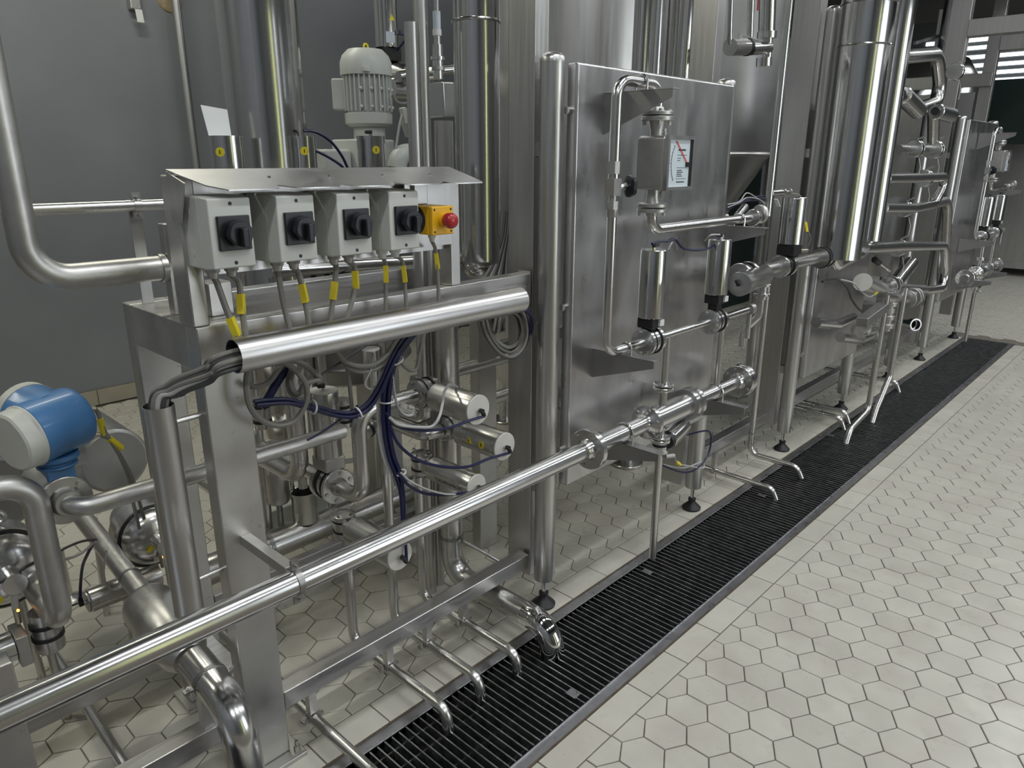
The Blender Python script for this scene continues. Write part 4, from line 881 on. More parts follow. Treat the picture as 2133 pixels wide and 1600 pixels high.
# coil of spare cable at the right end of the tube
random.seed(5)
for j in range(9):
    ox, oy, s = random.uniform(-6, 6), random.uniform(-6, 6), random.uniform(.8, 1.12)
    P0 = [(1000, 640), (1012, 690), (1035, 725), (1062, 738), (1085, 722), (1094, 690), (1088, 655), (1070, 640), (1045, 650), (1035, 690)]
    cable('spare_cable', 'grey spare cable coiled under the right end of the cable tube', [aY(1050 + (a - 1050) * s + ox, 685 + (b - 685) * s + oy, .60 + .008 * j * .6) for a, b in P0], .0048, ('gcable', 'dcable', 'lcable')[j % 3] if j % 3 != 2 else 'gcable', group='coiled spare cables')
for j in range(4):
    cable('air_hose', 'navy hose emerging from the right end of the cable tube', [aY(1060 + j * 2, 625 + j, .52), aY(1090, 636 + j * 3, .535), aY(1104 + j, 655 + j * 2, .57), aY(1104 + j, 690, .60), aY(1092, 720, .62)], .0046, 'navy', 'hose', 'navy hoses at the tube end')
# cable bundle descending between the steel tube and the column
for j in range(9):
    cable('riser_cable', 'cable in the bundle dropping between the polished tube and the first column', [aY(1052 + j * 1.2, 440, .80), aY(1046 + j * 1.6, 490, .80), aY(1030 + j * 3.0, 540, .79), aY(1005 + j * 6, 590, .77), aY(1002 + j * 6, 640, .74), aY(1010 + j * 5, 690, .70)], .0045, ('gcable', 'dcable', 'lcable')[j % 3], group='cables beside the first column')

# ------------------------------------------------------------------ left: blue transmitter on its flow tube
bt = Thing('flow_transmitter', 'blue flow transmitter head with grey end covers on a steel flow tube', 'transmitter', (-1.09, .9, .70))
hc = V((-1.092, .90, .955)); hb = MB()
ax = V((.90, .43, 0)).normalized(); u_ = V((-.43, .90, 0)).normalized()          # drum axis runs away to the rear left
def drum(mb, c, d, prof, n=36): return mb.lathe(c, d, prof, n)
dA = V((-.93, -.30, -.10)).normalized()
drum(hb, hc - dA * .070, dA, [(0, .056), (.008, .066), (.02, .070), (.120, .070), (.124, .066)])
bt.part('housing', hb, M['blue'])
bt.part('rear_drum', MB().lathe(hc + V((-.012, .05, .012)), (-.30, .90, .12), [(-.05, .066), (.0, .068), (.018, .070), (.022, .066)], 36), M['blue'])
bt.part('rear_cover', MB().lathe(hc + V((-.018, .068, .014)), (-.30, .90, .12), [(0, .0715), (.020, .0715), (.026, .066)], 36), M['cream'])
cv = hc + dA * .052; n = 36; vs = []; fs = []; d, u, w = frame(dA); mbc = MB()
for t_, r_ in ((0, .070), (.004, .071), (.008, .067), (.036, .066), (.040, .061)): vs += [cv + d * t_ + (u * math.cos(2 * PI * k / n) + w * math.sin(2 * PI * k / n)) * r_ * (1 + (.02 if (k // 2) % 3 == 0 and t_ > .005 else 0)) for k in range(n)]
for i in range(4):
    for k in range(n): fs.append((i * n + k, i * n + (k + 1) % n, (i + 1) * n + (k + 1) % n, (i + 1) * n + k))
fs += [tuple(range(n - 1, -1, -1)), tuple(range(4 * n, 5 * n))]; mbc.add(vs, fs); bt.part('end_cover', mbc, M['cream'])
bt.part('terminal_block', MB().obox(hc + V((.055, .0, .045)), hc + V((.062, .0, -.05)), .05, .03, up=(1, 0, 0)), M['blue'], bevel=.006)
gl = MB(); g1, g2 = aY(176, 853, .90), aY(185, 907, .90)
for g in (g1, g2): gl.nx().cyl(g, g + V((.012, -.002, -.001)), .0095, n=6).cyl(g + V((.012, -.002, -.001)), g + V((.022, -.004, -.003)), .008, .0055, n=14)
bt.part('cable_gland', gl, M['brass'])
bt.part('neck', MB().lathe(hc + V((0, .005, -.066)), (0, 0, -1), [(0, .046), (.012, .048), (.014, .036), (.022, .034), (.024, .042), (.030, .042)], 32).box(hc.x - .030, hc.x + .026, hc.y - .025, hc.y + .035, hc.z - .125, hc.z - .092), M['blue'], bevel=.003)
fz = .785; fx = -1.098
bt.part('sensor_body', MB().lathe((fx, 1.0, fz + .005), (0, -1, 0), [(0, .052), (.006, .058), (.105, .058), (.112, .050)], 36), M['cast'])
b = MB(); flange(b, (fx, .876, fz), (0, 1, 0), .056, .020, .027, side=-1); o = bt.part('flange', b, M['cast']); bt.part('bolt', MB().bolts((fx, .866, fz), (0, -1, 0), .045, 4, .009, .006, .75), M['cast'], o, kind='stuff')
b = MB(); flange(b, (fx, 1.008, fz), (0, 1, 0), .056, .018); bt.part('flange', b, M['cast'])
bt.part('terminal_box', MB().box(fx + .045, fx + .085, .97, 1.03, fz + .03, fz + .085), M['cream'], bevel=.004)
pipe('meter_pipe', 'dull pipe elbow leading right from the blue transmitter behind the upright tube', [(fx, .866, fz), (fx, .815, fz - .006), (-.40, .815, fz - .012)], .0215, 'cast', .045)
pipe('meter_pipe', 'dull pipe running back from the blue transmitter toward the wall', [(fx, 1.015, fz), (fx, 1.9, fz)], .0215, 'cast')
cable('transmitter_cable', 'grey cable with yellow tag from the upper gland of the blue transmitter', [g1 + V((.02, -.004, -.002)), aY(205, 862, .9), aY(215, 893, .9), aY(235, 925, .9), aY(262, 970, .92), aY(280, 1010, .96), aY(300, 1080, 1.1)], .0046, 'gcable', tags=(.24,))
cable('transmitter_cable', 'grey cable with yellow tag from the lower gland of the blue transmitter', [g2 + V((.02, -.004, -.002)), aY(213, 908, .9), aY(232, 918, .9), aY(252, 955, .91), aY(270, 1000, .95), aY(276, 1040, 1.0), aY(290, 1100, 1.15)], .0046, 'gcable', tags=(.30,))

# slanting return pipe to the channel
sp = Thing('return_pipe', 'thick slanting return pipe with widened sleeve and mirror elbow beside the near post', 'pipe', (-.93, .7, 0))
A_, B_, C_, D_ = V((-.93, 1.75, .505)), V((-.93, .965, .382)), V((-.93, .74, .345)), V((-.93, .60, .325))
sp.part('tube', MB().cyl(A_, B_ - (A_ - B_) * .05, .0275, n=28), M['satin'])
sp.part('weld_ring', MB().torus(V((-.93, 1.11, .405)), B_ - A_, .0280, .003, 28, 8), M['darksteel'])
dd = (D_ - B_).normalized()
sp.part('sleeve', MB().lathe(B_ - V((0, 0, .018)) - dd * .03, dd, [(-.03, .018), (-.026, .044), (-.012, .062), (.0, .066), (.20, .066), (.225, .055), (.25, .0405)], 40), M['satin'])
sp.part('elbow', MB().tube([C_ + dd * .02, V((-.93, .515, .314)), V((-.925, .49, -.012))], .0405, .09, 30, 12), M['bright'])
clampring(sp, V((-.93, .635, .331)), dd, .0405, w=.010, ear=.020)
sp.part('support', MB().box(-.955, -.905, .645, .675, .196, .285), M['frame'])
pipe('slim_floor_pipe', 'slim bright pipe slanting along the floor at lower left', [(-1.08, 1.50, .052), (-1.10, .45, .052), (-1.10, .40, .0)], .0145, 'bright', .04)
# hooked pipe at the left edge
hp = Thing('hooked_pipe', 'dull pipe hooping over at the left edge and turning back low down', 'pipe', (-1.17, .85, .45))
hp.part('tube', MB().tube([(-1.50, .85, .862), (-1.158, .85, .862), (-1.158, .85, .498), (-1.158, 1.05, .498), (-1.158, 1.12, .56)], .0265, .062, 28, 10), M['cast'])
pipe('link_pipe', 'short bright pipe rising behind the hooked pipe', [(-1.16, 1.08, .50), (-1.19, 1.22, .66)], .022, 'bright')

# pumps
def pump(c, sh, R, lab, eye=False):
    t = Thing('pump', lab, 'pump', (c.x, c.y + .2, 0), 'shrouded pumps behind the skid')
    t.part('shroud', MB().lathe((sh.x, sh.y, sh.z), (0, 1, 0), [(0, .100), (.002, .106), (.30, .106), (.302, .100)], 48), M['satin'])
    t.part('motor', MB().cyl((sh.x, sh.y + .01, sh.z), (sh.x, sh.y - .004, sh.z), .096, n=36), M['darksteel'])
    t.part('casing', MB().lathe((c.x, c.y, c.z), (0, 1, 0), [(-.045, 0), (-.044, R * .3), (-.034, R * .62), (-.016, R * .84), (0, R * .90), (.0, R * 1.0), (.018, R * 1.0), (.02, R * .95), (.08, R * .95)], 44, cap=False), M['polish' if False else 'bright'])
    t.part('seal_ring', MB().torus((c.x, c.y + .001, c.z), (0, 1, 0), R * .925, .005, 40, 8), M['dark'])
    t.part('suction', MB().cyl((c.x, c.y - .10, c.z), (c.x, c.y - .03, c.z), .026, n=24), M['bright'])
    t.part('lantern', MB().lathe((c.x, c.y + .08, c.z), (0, 1, 0), [(0, R * .8), (.10, R * .6)], 24), M['cast'])
    lg = MB()
    for dx, dy in ((-.08, .10), (.08, .10), (-.08, .34), (.08, .34)): lg.nx().cyl((c.x + dx, c.y + dy, 0), (c.x + dx * .8, c.y + dy, c.z - R * .4), .011, n=12)
    t.part('leg', lg, M['pipe'])
    if eye: t.part('eye_bolt', MB().torus((c.x + .015, c.y + .03, c.z + R + .018), (0, 1, 0), .016, .005, 24, 8), M['satin'])
pump(aY(318, 1115, 1.30), aY(238, 960, 1.55), .105, 'shrouded pump with domed steel casing behind the upright cable tube')
pump(aY(8, 1185, 1.10), aY(-5, 1030, 1.40), .105, 'shrouded pump with eye bolt cut by the left edge', eye=True)
t = Thing('floor_actuator', 'horizontal actuator near the floor with black elbow at its left end', 'valve', (-.85, 1.3, .1), None)
fa = aY(183, 1253, 1.25); fd = V((.97, .0, .0))
t.part('shell', MB().lathe(fa, (1, 0, 0), [(0, .030), (.004, .034), (.20, .034)], 32), M['pipe']); t.part('end_plate', MB().cyl(fa - V((.004, 0, 0)), fa, .031, n=28), M['darksteel'])
fe_ = air_elbow(t, fa - V((.003, 0, 0)), (-1, 0, 0), (0, 0, 1)); t.part('stay', MB().cyl(fa + V((.10, 0, -.03)), (fa.x + .10, fa.y, 0), .012, n=12), M['pipe'])
cable('air_hose', 'navy hose rising from the floor actuator to the return pipe', [fe_, aY(168, 1215, 1.25), aY(172, 1180, 1.2), aY(182, 1155, 1.15), aY(198, 1125, 1.1)], .0042, 'navy', 'hose')
cable('thin_cable', 'pale thin cable slung between the hooked pipe and the return pipe', [aY(112, 1166, .88), aY(140, 1164, .95), aY(170, 1152, 1.0), aY(198, 1128, 1.05)], .0036, 'lcable')
cable('thin_cable', 'dark thin cable slung just above the pale one by the hooked pipe', [aY(112, 1156, .90), aY(140, 1140, .96), aY(170, 1128, 1.0), aY(200, 1124, 1.06)], .0032, 'dcable')
cable('thin_cable', 'pale cable looping over the floor actuator', [aY(222, 1145, 1.1), aY(216, 1195, 1.15), aY(224, 1222, 1.2), aY(245, 1229, 1.2), aY(265, 1215, 1.2), aY(275, 1195, 1.2)], .0030, 'lcable')
cable('thin_cable', 'black cable lying across the left pump casing', [aY(0, 1213, 1.0), aY(30, 1196, 1.02), aY(55, 1180, 1.03), aY(80, 1168, 1.0)], .0045, 'dcable')
for px_, py_, yy, lab in ((34, 1275, 1.02, 'cream sensor plug with amber light at the left edge'), (337, 1163, 1.25, 'cream sensor plug with amber light and yellow tag behind the upright tube')):
    c = aY(px_, py_, yy); t = Thing('sensor_plug', lab, 'sensor', c, 'lit sensor plugs')
    t.part('plug', MB().cyl(c + V((0, 0, .012)), c + V((.005, 0, .055)), .008, n=12), M['cream']); t.part('nut', MB().cyl(c + V((0, 0, -.03)), c + V((0, 0, .012)), .007, n=10), M['brass']); t.part('light', MB().ball(c + V((.003, -.007, .006)), .0035), M['led'])
    t.part('cable_tag', MB().obox(c + V((-.02, 0, .05)), c + V((-.035, 0, .035)), .010, .008), M['yellow'])
t = Thing('left_valve', 'bright horizontal valve with black clamp bands at the left edge near the floor', 'valve', aY(20, 1390, 1.0), None); c = aY(25, 1345, 1.0)
t.part('actuator', MB().cyl((c.x - .3, 1.0, c.z), (c.x + .002, 1.0, c.z), .036, n=30), M['bright']); t.part('clamp', MB().box(c.x + .004, c.x + .030, .96, 1.04, c.z - .045, c.z + .035), M['cast'], bevel=.003)
b = MB()
for z in (-.012, .022): b.nx().lathe((c.x + .075, 1.0, c.z + z), (0, 0, 1), [(0, .030), (0, .036), (.009, .036), (.009, .030)], 28, cap=False)
t.part('band', b, M['dark']); t.part('body', MB().cyl((c.x + .075, 1.0, c.z - .045), (c.x + .075, 1.0, c.z + .06), .033, n=28), M['pipe'])
t = Thing('levelling_stand', 'round steel levelling foot on the floor left of the return pipe', 'foot', aZ(148, 1250)); c = aZ(148, 1250)
t.part('disc', MB().lathe(c, (0, 0, 1), [(0, .045), (.008, .045), (.012, .03), (.02, .014)], 28), M['bright']); t.part('pad', MB().cyl(c, c + V((0, 0, .004)), .047, n=28), M['dark']); t.part('stem', MB().cyl(c + V((0, 0, .02)), c + V((0, 0, .2)), .010, n=12), M['pipe'])

# ------------------------------------------------------------------ behind the switch stand
def vertical_shell(name, label, cx, cy, r, z0, z1, m='polish', cat='tank', ring=None, base=True):
    t = Thing(name, label, cat, (cx, cy, z0)); t.part('shell', MB().lathe((cx, cy, z0), (0, 0, 1), [(0, r), (z1 - z0, r)], 64), M[m])
    if base: t.part('bottom', MB().lathe((cx, cy, z0), (0, 0, -1), [(0, r * 1.0), (.006, r * 1.0), (.05, r * .7), (.07, r * .2)], 48), M[m])
    for z in ring or (): t.part('seam_ring', MB().torus((cx, cy, z), (0, 0, 1), r + .001, .0045, 56, 8), M[m])
    return t
vertical_shell('polished_vessel', 'tall polished cylinder rising behind the first two switches', -.112, 1.60, .132, .50, 3.3)
vertical_shell('polished_vessel', 'polished insulated pipe hanging left of the first column', .188, .85, .0705, 1.205, 3.2, ring=(1.915,))
pipe('wall_pipe', 'thin vertical pipe close to the dark wall at left', [(aY(368, 20, 3.95).x, 3.95, 4.5), (aY(368, 20, 3.95).x, 3.95, .9)], .0265, 'satin')
hk = aY(280, 10, YW - .02)
t = Thing('wall_hook', 'small steel hook with white tag high on the dark wall', 'hook', hk); t.part('arm', MB().box(hk.x - .035, hk.x + .03, YW - .05, YW, hk.z - .03, hk.z + .08), M['satin'], bevel=.008); t.part('tag', MB().plate([hk + V((-.02, -.05, -.03)), hk + V((.02, -.05, -.03)), hk + V((.025, -.05, -.10)), hk + V((-.015, -.05, -.10))], (0, .003, 0)), M['paper'])
fp = aY(352, -2, YW); one('wall_patch', 'tan foam patch in the wall behind the thin vertical pipe', 'patch', MB().lathe((fp.x, YW - .012, fp.z), (0, 1, 0), [(0, .06), (.004, .075), (.012, .08)], 18), M['foam'])
# two small lidded actuators behind the hood
for px_, lab, fit in ((470, 'lidded actuator with yellow dot behind the hood, left of the polished cylinder', 'paper'), (772, 'lidded actuator with yellow dot in front of the gearbox', None), (632, 'narrow lidded actuator peeking right of the polished cylinder', None)):
    yy = 1.45; c = aY(px_, 286, yy); r = .038 if px_ != 632 else .030
    t = Thing('lidded_actuator', lab, 'valve', V((c.x, c.y, 0)), 'lidded actuators behind the hood')
    t.part('shell', MB().cyl(c + V((0, 0, -.30)), c, r * 1.35, n=36), M['polish']); t.part('stem', MB().cyl((c.x, c.y, 0), c + V((0, 0, -.30)), .018, n=14), M['pipe']); t.part('lid', MB().cyl(c, c + V((0, 0, .004)), r * 1.38, n=36), M['bright'])
    vd = (CAM - c); vd.z = 0; vd.normalize(); sd = V((-vd.y, vd.x, 0)); k = -.45 if px_ == 470 else (.35 if px_ == 772 else .0); nn = (vd + sd * k).normalized(); p = c + nn * (r * 1.35 + .0002) + V((0, 0, -.045))
    t.part('yellow_dot', MB().lathe(p - nn * .002, nn, [(0, .014), (.0035, .014)], 20), M['yellow']); t.part('dot_mark', MB().obox(p + nn * .0018 + V((0, 0, -.006)), p + nn * .0018 + V((0, 0, .006)), .003, .001, up=nn), M['ink'])
    if px_ == 470: t.part('paper_card', MB().plate([c + V((-.045, .0, .0)) + V((0, .02, .004)), c + V((.03, .02, .004)), c + V((.03, .03, .085)), c + V((-.055, .03, .095))], (0, .0012, 0)), M['paper'])
    elif px_ == 772: air_elbow(t, c + V((0, 0, .004)), (0, 0, 1), (-.8, .3, 0))
cable('air_hose', 'navy hose arching down behind the hood to the gearbox', [aY(632, 272, 1.45), aY(660, 276, 1.45), aY(690, 296, 1.45), aY(712, 325, 1.45), aY(725, 352, 1.45)], .005, 'navy', 'hose')
cable('air_hose', 'second navy hose lower behind the hood by the gearbox', [aY(645, 308, 1.43), aY(680, 325, 1.43), aY(708, 343, 1.43), aY(722, 358, 1.43)], .005, 'navy', 'hose')
# motor on gearbox
mt = Thing('electric_motor', 'light grey ribbed electric motor standing on its gearbox', 'motor', aY(765, 350, 1.75)); mc = aY(765, 190, 1.75)
zt_, zb_ = aY(765, 112, 1.75).z, aY(765, 262, 1.75).z; mr = .098
mt.part('body', MB().cyl((mc.x, mc.y, zb_ + .04), (mc.x, mc.y, zt_ - .06), mr * .88, n=36), M['motor'])
fn = MB()
for k in range(30):
    a = 2 * PI * k / 30; e = V((math.cos(a), math.sin(a), 0)); w_ = V((-e.y, e.x, 0)) * .0026
    p0 = V((mc.x, mc.y, 0)) + e * mr * .86; p1 = V((mc.x, mc.y, 0)) + e * mr * 1.02
    fn.nx().plate([p0 + V((0, 0, zb_ + .055)) - w_, p1 + V((0, 0, zb_ + .055)) - w_, p1 + V((0, 0, zt_ - .075)) - w_, p0 + V((0, 0, zt_ - .075)) - w_], w_ * 2)
mt.part('fin', fn, M['motor'])
mt.part('fan_cover', MB().lathe((mc.x, mc.y, zt_ - .085), (0, 0, 1), [(0, mr * 1.06), (.012, mr * 1.07), (.05, mr * 1.06), (.075, mr * .96), (.098, mr * .72), (.102, mr * .3)], 40), M['motor'])
mt.part('cover_latch', MB().box(mc.x - .075, mc.x - .05, mc.y - mr * .98, mc.y - mr * .80, zt_ - .078, zt_ - .06), M['motor'], bevel=.002)
mt.part('lower_flange', MB().lathe((mc.x, mc.y, zb_ - .005), (0, 0, 1), [(0, mr * .80), (.012, mr * .98), (.05, mr * 1.0), (.056, mr * .9)], 36), M['motor'])
tb = V((-.72, .69, 0)); mt.part('terminal_box', MB().obox(mc + tb * mr * .9 + V((0, 0, -.075)), mc + tb * mr * .9 + V((0, 0, .045)), .085, .10, up=tb), M['motor'], bevel=.008)
kn = MB()
for k in range(6):
    a = -2.45 + k * .42
    for z in (zb_ + .07, (zb_ + zt_) / 2): kn.nx().ball((mc.x + math.cos(a) * mr * 1.02, mc.y + math.sin(a) * mr * 1.02, z), .007, 8)
mt.part('rib_boss', kn, M['motor'])
mt.part('gearbox', MB().cyl((mc.x, mc.y, zb_ - .08), (mc.x, mc.y, zb_), mr * .66, n=32).box(mc.x - .13, mc.x + .06, mc.y - .09, mc.y + .09, zb_ - .23, zb_ - .055), M['motor'], bevel=.008)
mt.part('gear_case', MB().box(mc.x - .26, mc.x - .135, mc.y - .06, mc.y + .10, zb_ - .24, zb_ - .095), M['motor'], bevel=.012)
mt.part('lifting_eye', MB().torus(aY(762, 97, 1.75), (0, 1, 0), .010, .004, 20, 8), M['yellow'])
one('gear_support', 'dark steel bracket carrying the motor gearbox', 'bracket', MB().box(mc.x - .10, mc.x + .04, mc.y - .07, mc.y + .07, 0, zb_ - .232), M['darksteel'])
# valve stack behind the motor
va = Thing('valve_stack', 'tall actuator with warning triangle above a black-banded valve behind the motor', 'valve', aY(806, 200, 1.95)); c = aY(806, 100, 1.95)
va.part('actuator', MB().cyl((c.x, c.y, c.z), (c.x, c.y, c.z + 1.2), .050, n=36), M['polish']); va.part('yoke', MB().box(c.x - .04, c.x + .05, c.y - .04, c.y + .04, c.z - .055, c.z), M['dark'], bevel=.004)
vd = (CAM - c); vd.z = 0; vd.normalize(); sd = V((vd.y, -vd.x, 0)) * -1
def on(a, z): n_ = (vd * math.cos(a) + V((-vd.y, vd.x, 0)) * math.sin(a)); return c + n_ * .0503 + V((0, 0, z)), n_
p, n_ = on(.55, .105); w_ = V((-n_.y, n_.x, 0)); va.part('warning_triangle', MB().plate([p - w_ * .014, p + w_ * .014, p + V((0, 0, .026))], n_ * .0012), M['yellow'])
p, n_ = on(.35, .035); w_ = V((-n_.y, n_.x, 0)); va.part('clear_sticker', MB().plate([p - w_ * .020 + V((0, 0, -.02)), p + w_ * .020 + V((0, 0, -.02)), p + w_ * .020 + V((0, 0, .025)), p - w_ * .020 + V((0, 0, .025))], n_ * .0008), M['stick'])
va.part('body', MB().cyl((c.x - .02, c.y, c.z - .12), (c.x + .22, c.y, c.z - .12), .062, n=32), M['bright']); va.part('outlet', MB().lathe((c.x - .02, c.y - .02, c.z - .12), (.2, -.9, 0), [(0, .05), (.06, .05), (.10, .03), (.28, .03)], 28), M['bright'])
va.part('band', MB().torus((c.x + .03, c.y, c.z - .12), (1, 0, 0), .064, .008, 32, 8), M['dark'])
pipe('cross_pipe', 'horizontal bright pipe reaching the polished hanging tube', [aY(830, 160, 1.8), aY(880, 150, 1.8), aY(960, 143, 1.75)], .022, 'bright')
pipe('cross_pipe', 'lower steel pipe behind the grey vertical pipe', [aY(815, 185, 1.85), aY(880, 192, 1.85)], .040, 'bright')
b = aY(850, 330, 1.5); pipe('white_elbow', 'matt white pipe elbow behind the right end of the hood', [aY(826, 352, 1.5), aY(832, 322, 1.5), aY(882, 316, 1.5)], .038, 'motor', .05)
ss = Thing('sensor_stack', 'slim stack of sensors and fittings beside the polished hanging tube', 'sensor', aY(916, 170, 1.3)); c = aY(913, 165, 1.3)
z_ = c.z
for h, r, m_ in ((.03, .018, 'bright'), (.012, .024, 'cast'), (.022, .019, 'bright'), (.012, .026, 'bright'), (.04, .018, 'bright'), (.03, .012, 'bright'), (.02, .016, 'white'), (.06, .014, 'stick'), (.16, .009, 'bright')):
    ss.part('ring', MB().cyl((c.x, c.y, z_), (c.x, c.y, z_ + h), r, n=22), M[m_]); z_ += h
one('cover_box', 'small pale steel box behind the grey vertical pipe', 'box', MB().obox(aY(916, 172, 1.35), aY(920, 245, 1.35), .10, .06, up=(1, 0, 0)), M['bright'], bevel=.006)
vertical_shell('short_vessel', 'short steel cylinder behind the right end of the hood', aY(925, 300, 1.2).x, 1.2, .034, 0, aY(925, 252, 1.2).z, 'satin', base=False)
cable('thin_cable', 'grey cable from the motor connector down behind the hood', [aY(850, 215, 1.6), aY(832, 215, 1.6), aY(818, 200, 1.65)], .006, 'gcable')
cable('thin_cable', 'grey cable drooping from the cream connector to the hood', [aY(838, 238, 1.5), aY(832, 262, 1.5), aY(826, 300, 1.5), aY(820, 350, 1.5)], .005, 'lcable')
one('cream_connector', 'cream elbow connector between the motor and the grey pipe', 'connector', MB().obox(aY(838, 224, 1.5), aY(846, 258, 1.5), .022, .022).cyl(aY(846, 232, 1.5), aY(870, 230, 1.5), .010, n=12), M['cream'], bevel=.003)
one('junction_box', 'grey junction box with glands behind the grey vertical pipe', 'box', MB().obox(aY(850, 246, 1.55), aY(862, 282, 1.55), .055, .05, up=(1, 0, 0)), M['gland'], bevel=.004)
for j in range(3):
    cable('air_hose', 'navy hose tied beside the warning triangle actuator', [aY(828, 64 + j * 3, 1.9), aY(845, 68 + j * 2, 1.85), aY(858, 60 + j * 3, 1.8), aY(850, 75, 1.8), aY(838, 90 + j, 1.85), aY(828, 105, 1.9)], .0045, 'navy', 'hose', 'navy hoses by the valve stack')
# pieces glimpsed between the switch boxes and the beam
pipe('cross_pipe', 'horizontal bright pipe seen under the fourth switch', [aY(560, 563, 1.15), aY(895, 543, 1.15)], .024, 'bright')
t = Thing('ring_valve', 'ring-clamped valve glimpsed below the third switch', 'valve', aY(725, 600, 1.15), None); c = aY(725, 590, 1.15)
t.part('sleeve', MB().cyl(c - V((0, 0, .05)), c + V((0, 0, .06)), .026, n=24), M['bright']); k = MB()
for z in (-.03, .035): k.nx().cyl(c + V((0, 0, z - .006)), c + V((0, 0, z + .006)), .030, n=24)
t.part('seal', k, M['dark']); t.part('hand_wheel', MB().torus(c + V((.03, .06, -.01)), (.3, -.9, 0), .075, .010, 32, 8), M['dark'])
t = Thing('ring_valve', 'black-banded valve glimpsed between the second and third switches', 'valve', aY(655, 580, 1.2), None); c = aY(655, 570, 1.2)
t.part('body', MB().cyl(c - V((.06, 0, 0)), c + V((.06, 0, 0)), .034, n=24), M['bright']); k = MB()
for x in (-.025, .025): k.nx().cyl(c + V((x - .006, 0, 0)), c + V((x + .006, 0, 0)), .040, n=24)
t.part('seal', k, M['dark']); t.part('lower_body', MB().lathe(c + V((0, 0, -.03)), (0, 0, -1), [(0, .03), (.03, .05), (.05, .05), (.07, .02)], 24), M['cast'])
one('bracket_box', 'small steel bracket box standing on the beam behind the first cables', 'bracket', MB().box(-.79, -.735, .70, .76, FT, FT + .075), M['satin'], bevel=.003)

# ------------------------------------------------------------------ tanks behind the first panel
ta = Thing('large_tank', 'large satin steel tank filling the view above the first panel', 'tank', (1.62, 1.62, .05))
ta.part('shell', MB().lathe((1.62, 1.62, .42), (0, 0, 1), [(0, .50), (.02, .52), (3.0, .52)], 80), M['satin'])
ta.part('bottom', MB().lathe((1.62, 1.62, .42), (0, 0, -1), [(0, .50), (.08, .40), (.14, .2), (.16, .06)], 64), M['satin'])
tf = aZ(1306, 966); lg = MB()
for p in (V((tf.x, tf.y, 0)), V((2.0, 1.4, 0)), V((1.5, 2.0, 0)), V((1.95, 1.95, 0))): lg.nx().cyl(p + V((0, 0, .012)), p + V((0, 0, .45)), .035, n=20).cyl(p, p + V((0, 0, .014)), .082, n=36, ch=.003)
ta.part('leg', lg, M['pipe'])
for i, (px_, r, lab, m_) in enumerate(((1338, .036, 'wide bright vertical pipe in front of the large tank', 'polish'), (1369, .0235, 'slim bright vertical pipe beside the wide one above the panel', 'bright'), (1428, .034, 'bright vertical pipe right of the white reflections above the panel', 'polish'))):
    p = aY(px_, 60, .95); pipe('tank_pipe', lab, [(p.x, .95, 3.2), (p.x, .95, 1.0)], r, m_)
p = aY(1418, 60, 1.02)
one('mirror_column', 'mirror-bright column standing in for the white reflections behind the panel top', 'plate', MB().lathe((p.x, 1.02, 1.2), (0, 0, 1), [(0, .06), (1.8, .06)], 40), M['mirror'])  # mirror cylinder standing in for the white reflections above the panel
tb_ = Thing('hopper_tank', 'dark cylindrical hopper with cone bottom between the second and third columns', 'tank', (2.79, 1.45, 0)); hc_ = V((2.79, 1.45, 0)); rz = 1.55; hr = .36
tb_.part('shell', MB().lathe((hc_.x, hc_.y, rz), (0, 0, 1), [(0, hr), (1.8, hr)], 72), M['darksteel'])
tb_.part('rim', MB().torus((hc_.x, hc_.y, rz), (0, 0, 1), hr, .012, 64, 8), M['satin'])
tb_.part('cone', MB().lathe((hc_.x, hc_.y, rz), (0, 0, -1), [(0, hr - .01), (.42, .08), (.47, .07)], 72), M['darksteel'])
lg = MB()
for a in (.4, 2.0, 3.6, 5.2): lg.nx().cyl((hc_.x + .35 * math.cos(a), hc_.y + .35 * math.sin(a), 0), (hc_.x + .35 * math.cos(a), hc_.y + .35 * math.sin(a), rz), .03, n=16)
tb_.part('leg', lg, M['satin'])
# valve group on the hopper
vg = Thing('sampling_valve', 'bright valve group with lever high between the second and third columns', 'valve', aY(1590, 130, .72)); Yv = .72
A = lambda x, y, v=Yv: aY(x, y, v)
vg.part('handle', MB().obox(A(1540, 78), A(1577, 92), .016, .030), M['cast'], bevel=.002)
vg.part('bent_tube', MB().tube([A(1524, -60), A(1519, 98), A(1560, 100)], .011, .05, 16), M['bright'])
b = MB(); b.cyl(A(1520, 98), A(1555, 98), .034, n=28); b.cyl(A(1562, 102), A(1600, 100), .026, n=24); vg.part('body', b, M['bright'])
vg.part('seal', MB().cyl(A(1553, 98), A(1557, 98), .036, n=28), M['dark'])
vg.part('cross_body', MB().cyl(A(1598, 128), A(1600, 75), .020, n=24), M['bright']); vg.part('cup', MB().cyl(A(1591, 138), A(1592, 120), .034, n=28), M['bright']); vg.part('clamp', MB().cyl(A(1597, 80), A(1598, 66), .042, n=28), M['bright'])
vg.part('tube', MB().cyl(A(1597, 66), A(1606, -200), .036, n=28), M['polish']); vg.part('tube', MB().cyl(A(1562, 78), A(1572, -200), .014, n=18), M['bright']); vg.part('red_strip', MB().obox(A(1578, 22), A(1583, -60), .005, .005), M['red'])
sp_ = aY(1600, 432, PP); pipe('riser_pipe', 'slim bright riser crossing in front of the third column', [(sp_.x, PP, 3.0), (sp_.x, PP, zo)], .0135, 'bright')
t = Thing('riser_valve', 'small bleed valve with white tag on the slim riser', 'valve', aY(1620, 402, PP)); q = aY(1606, 402, PP)
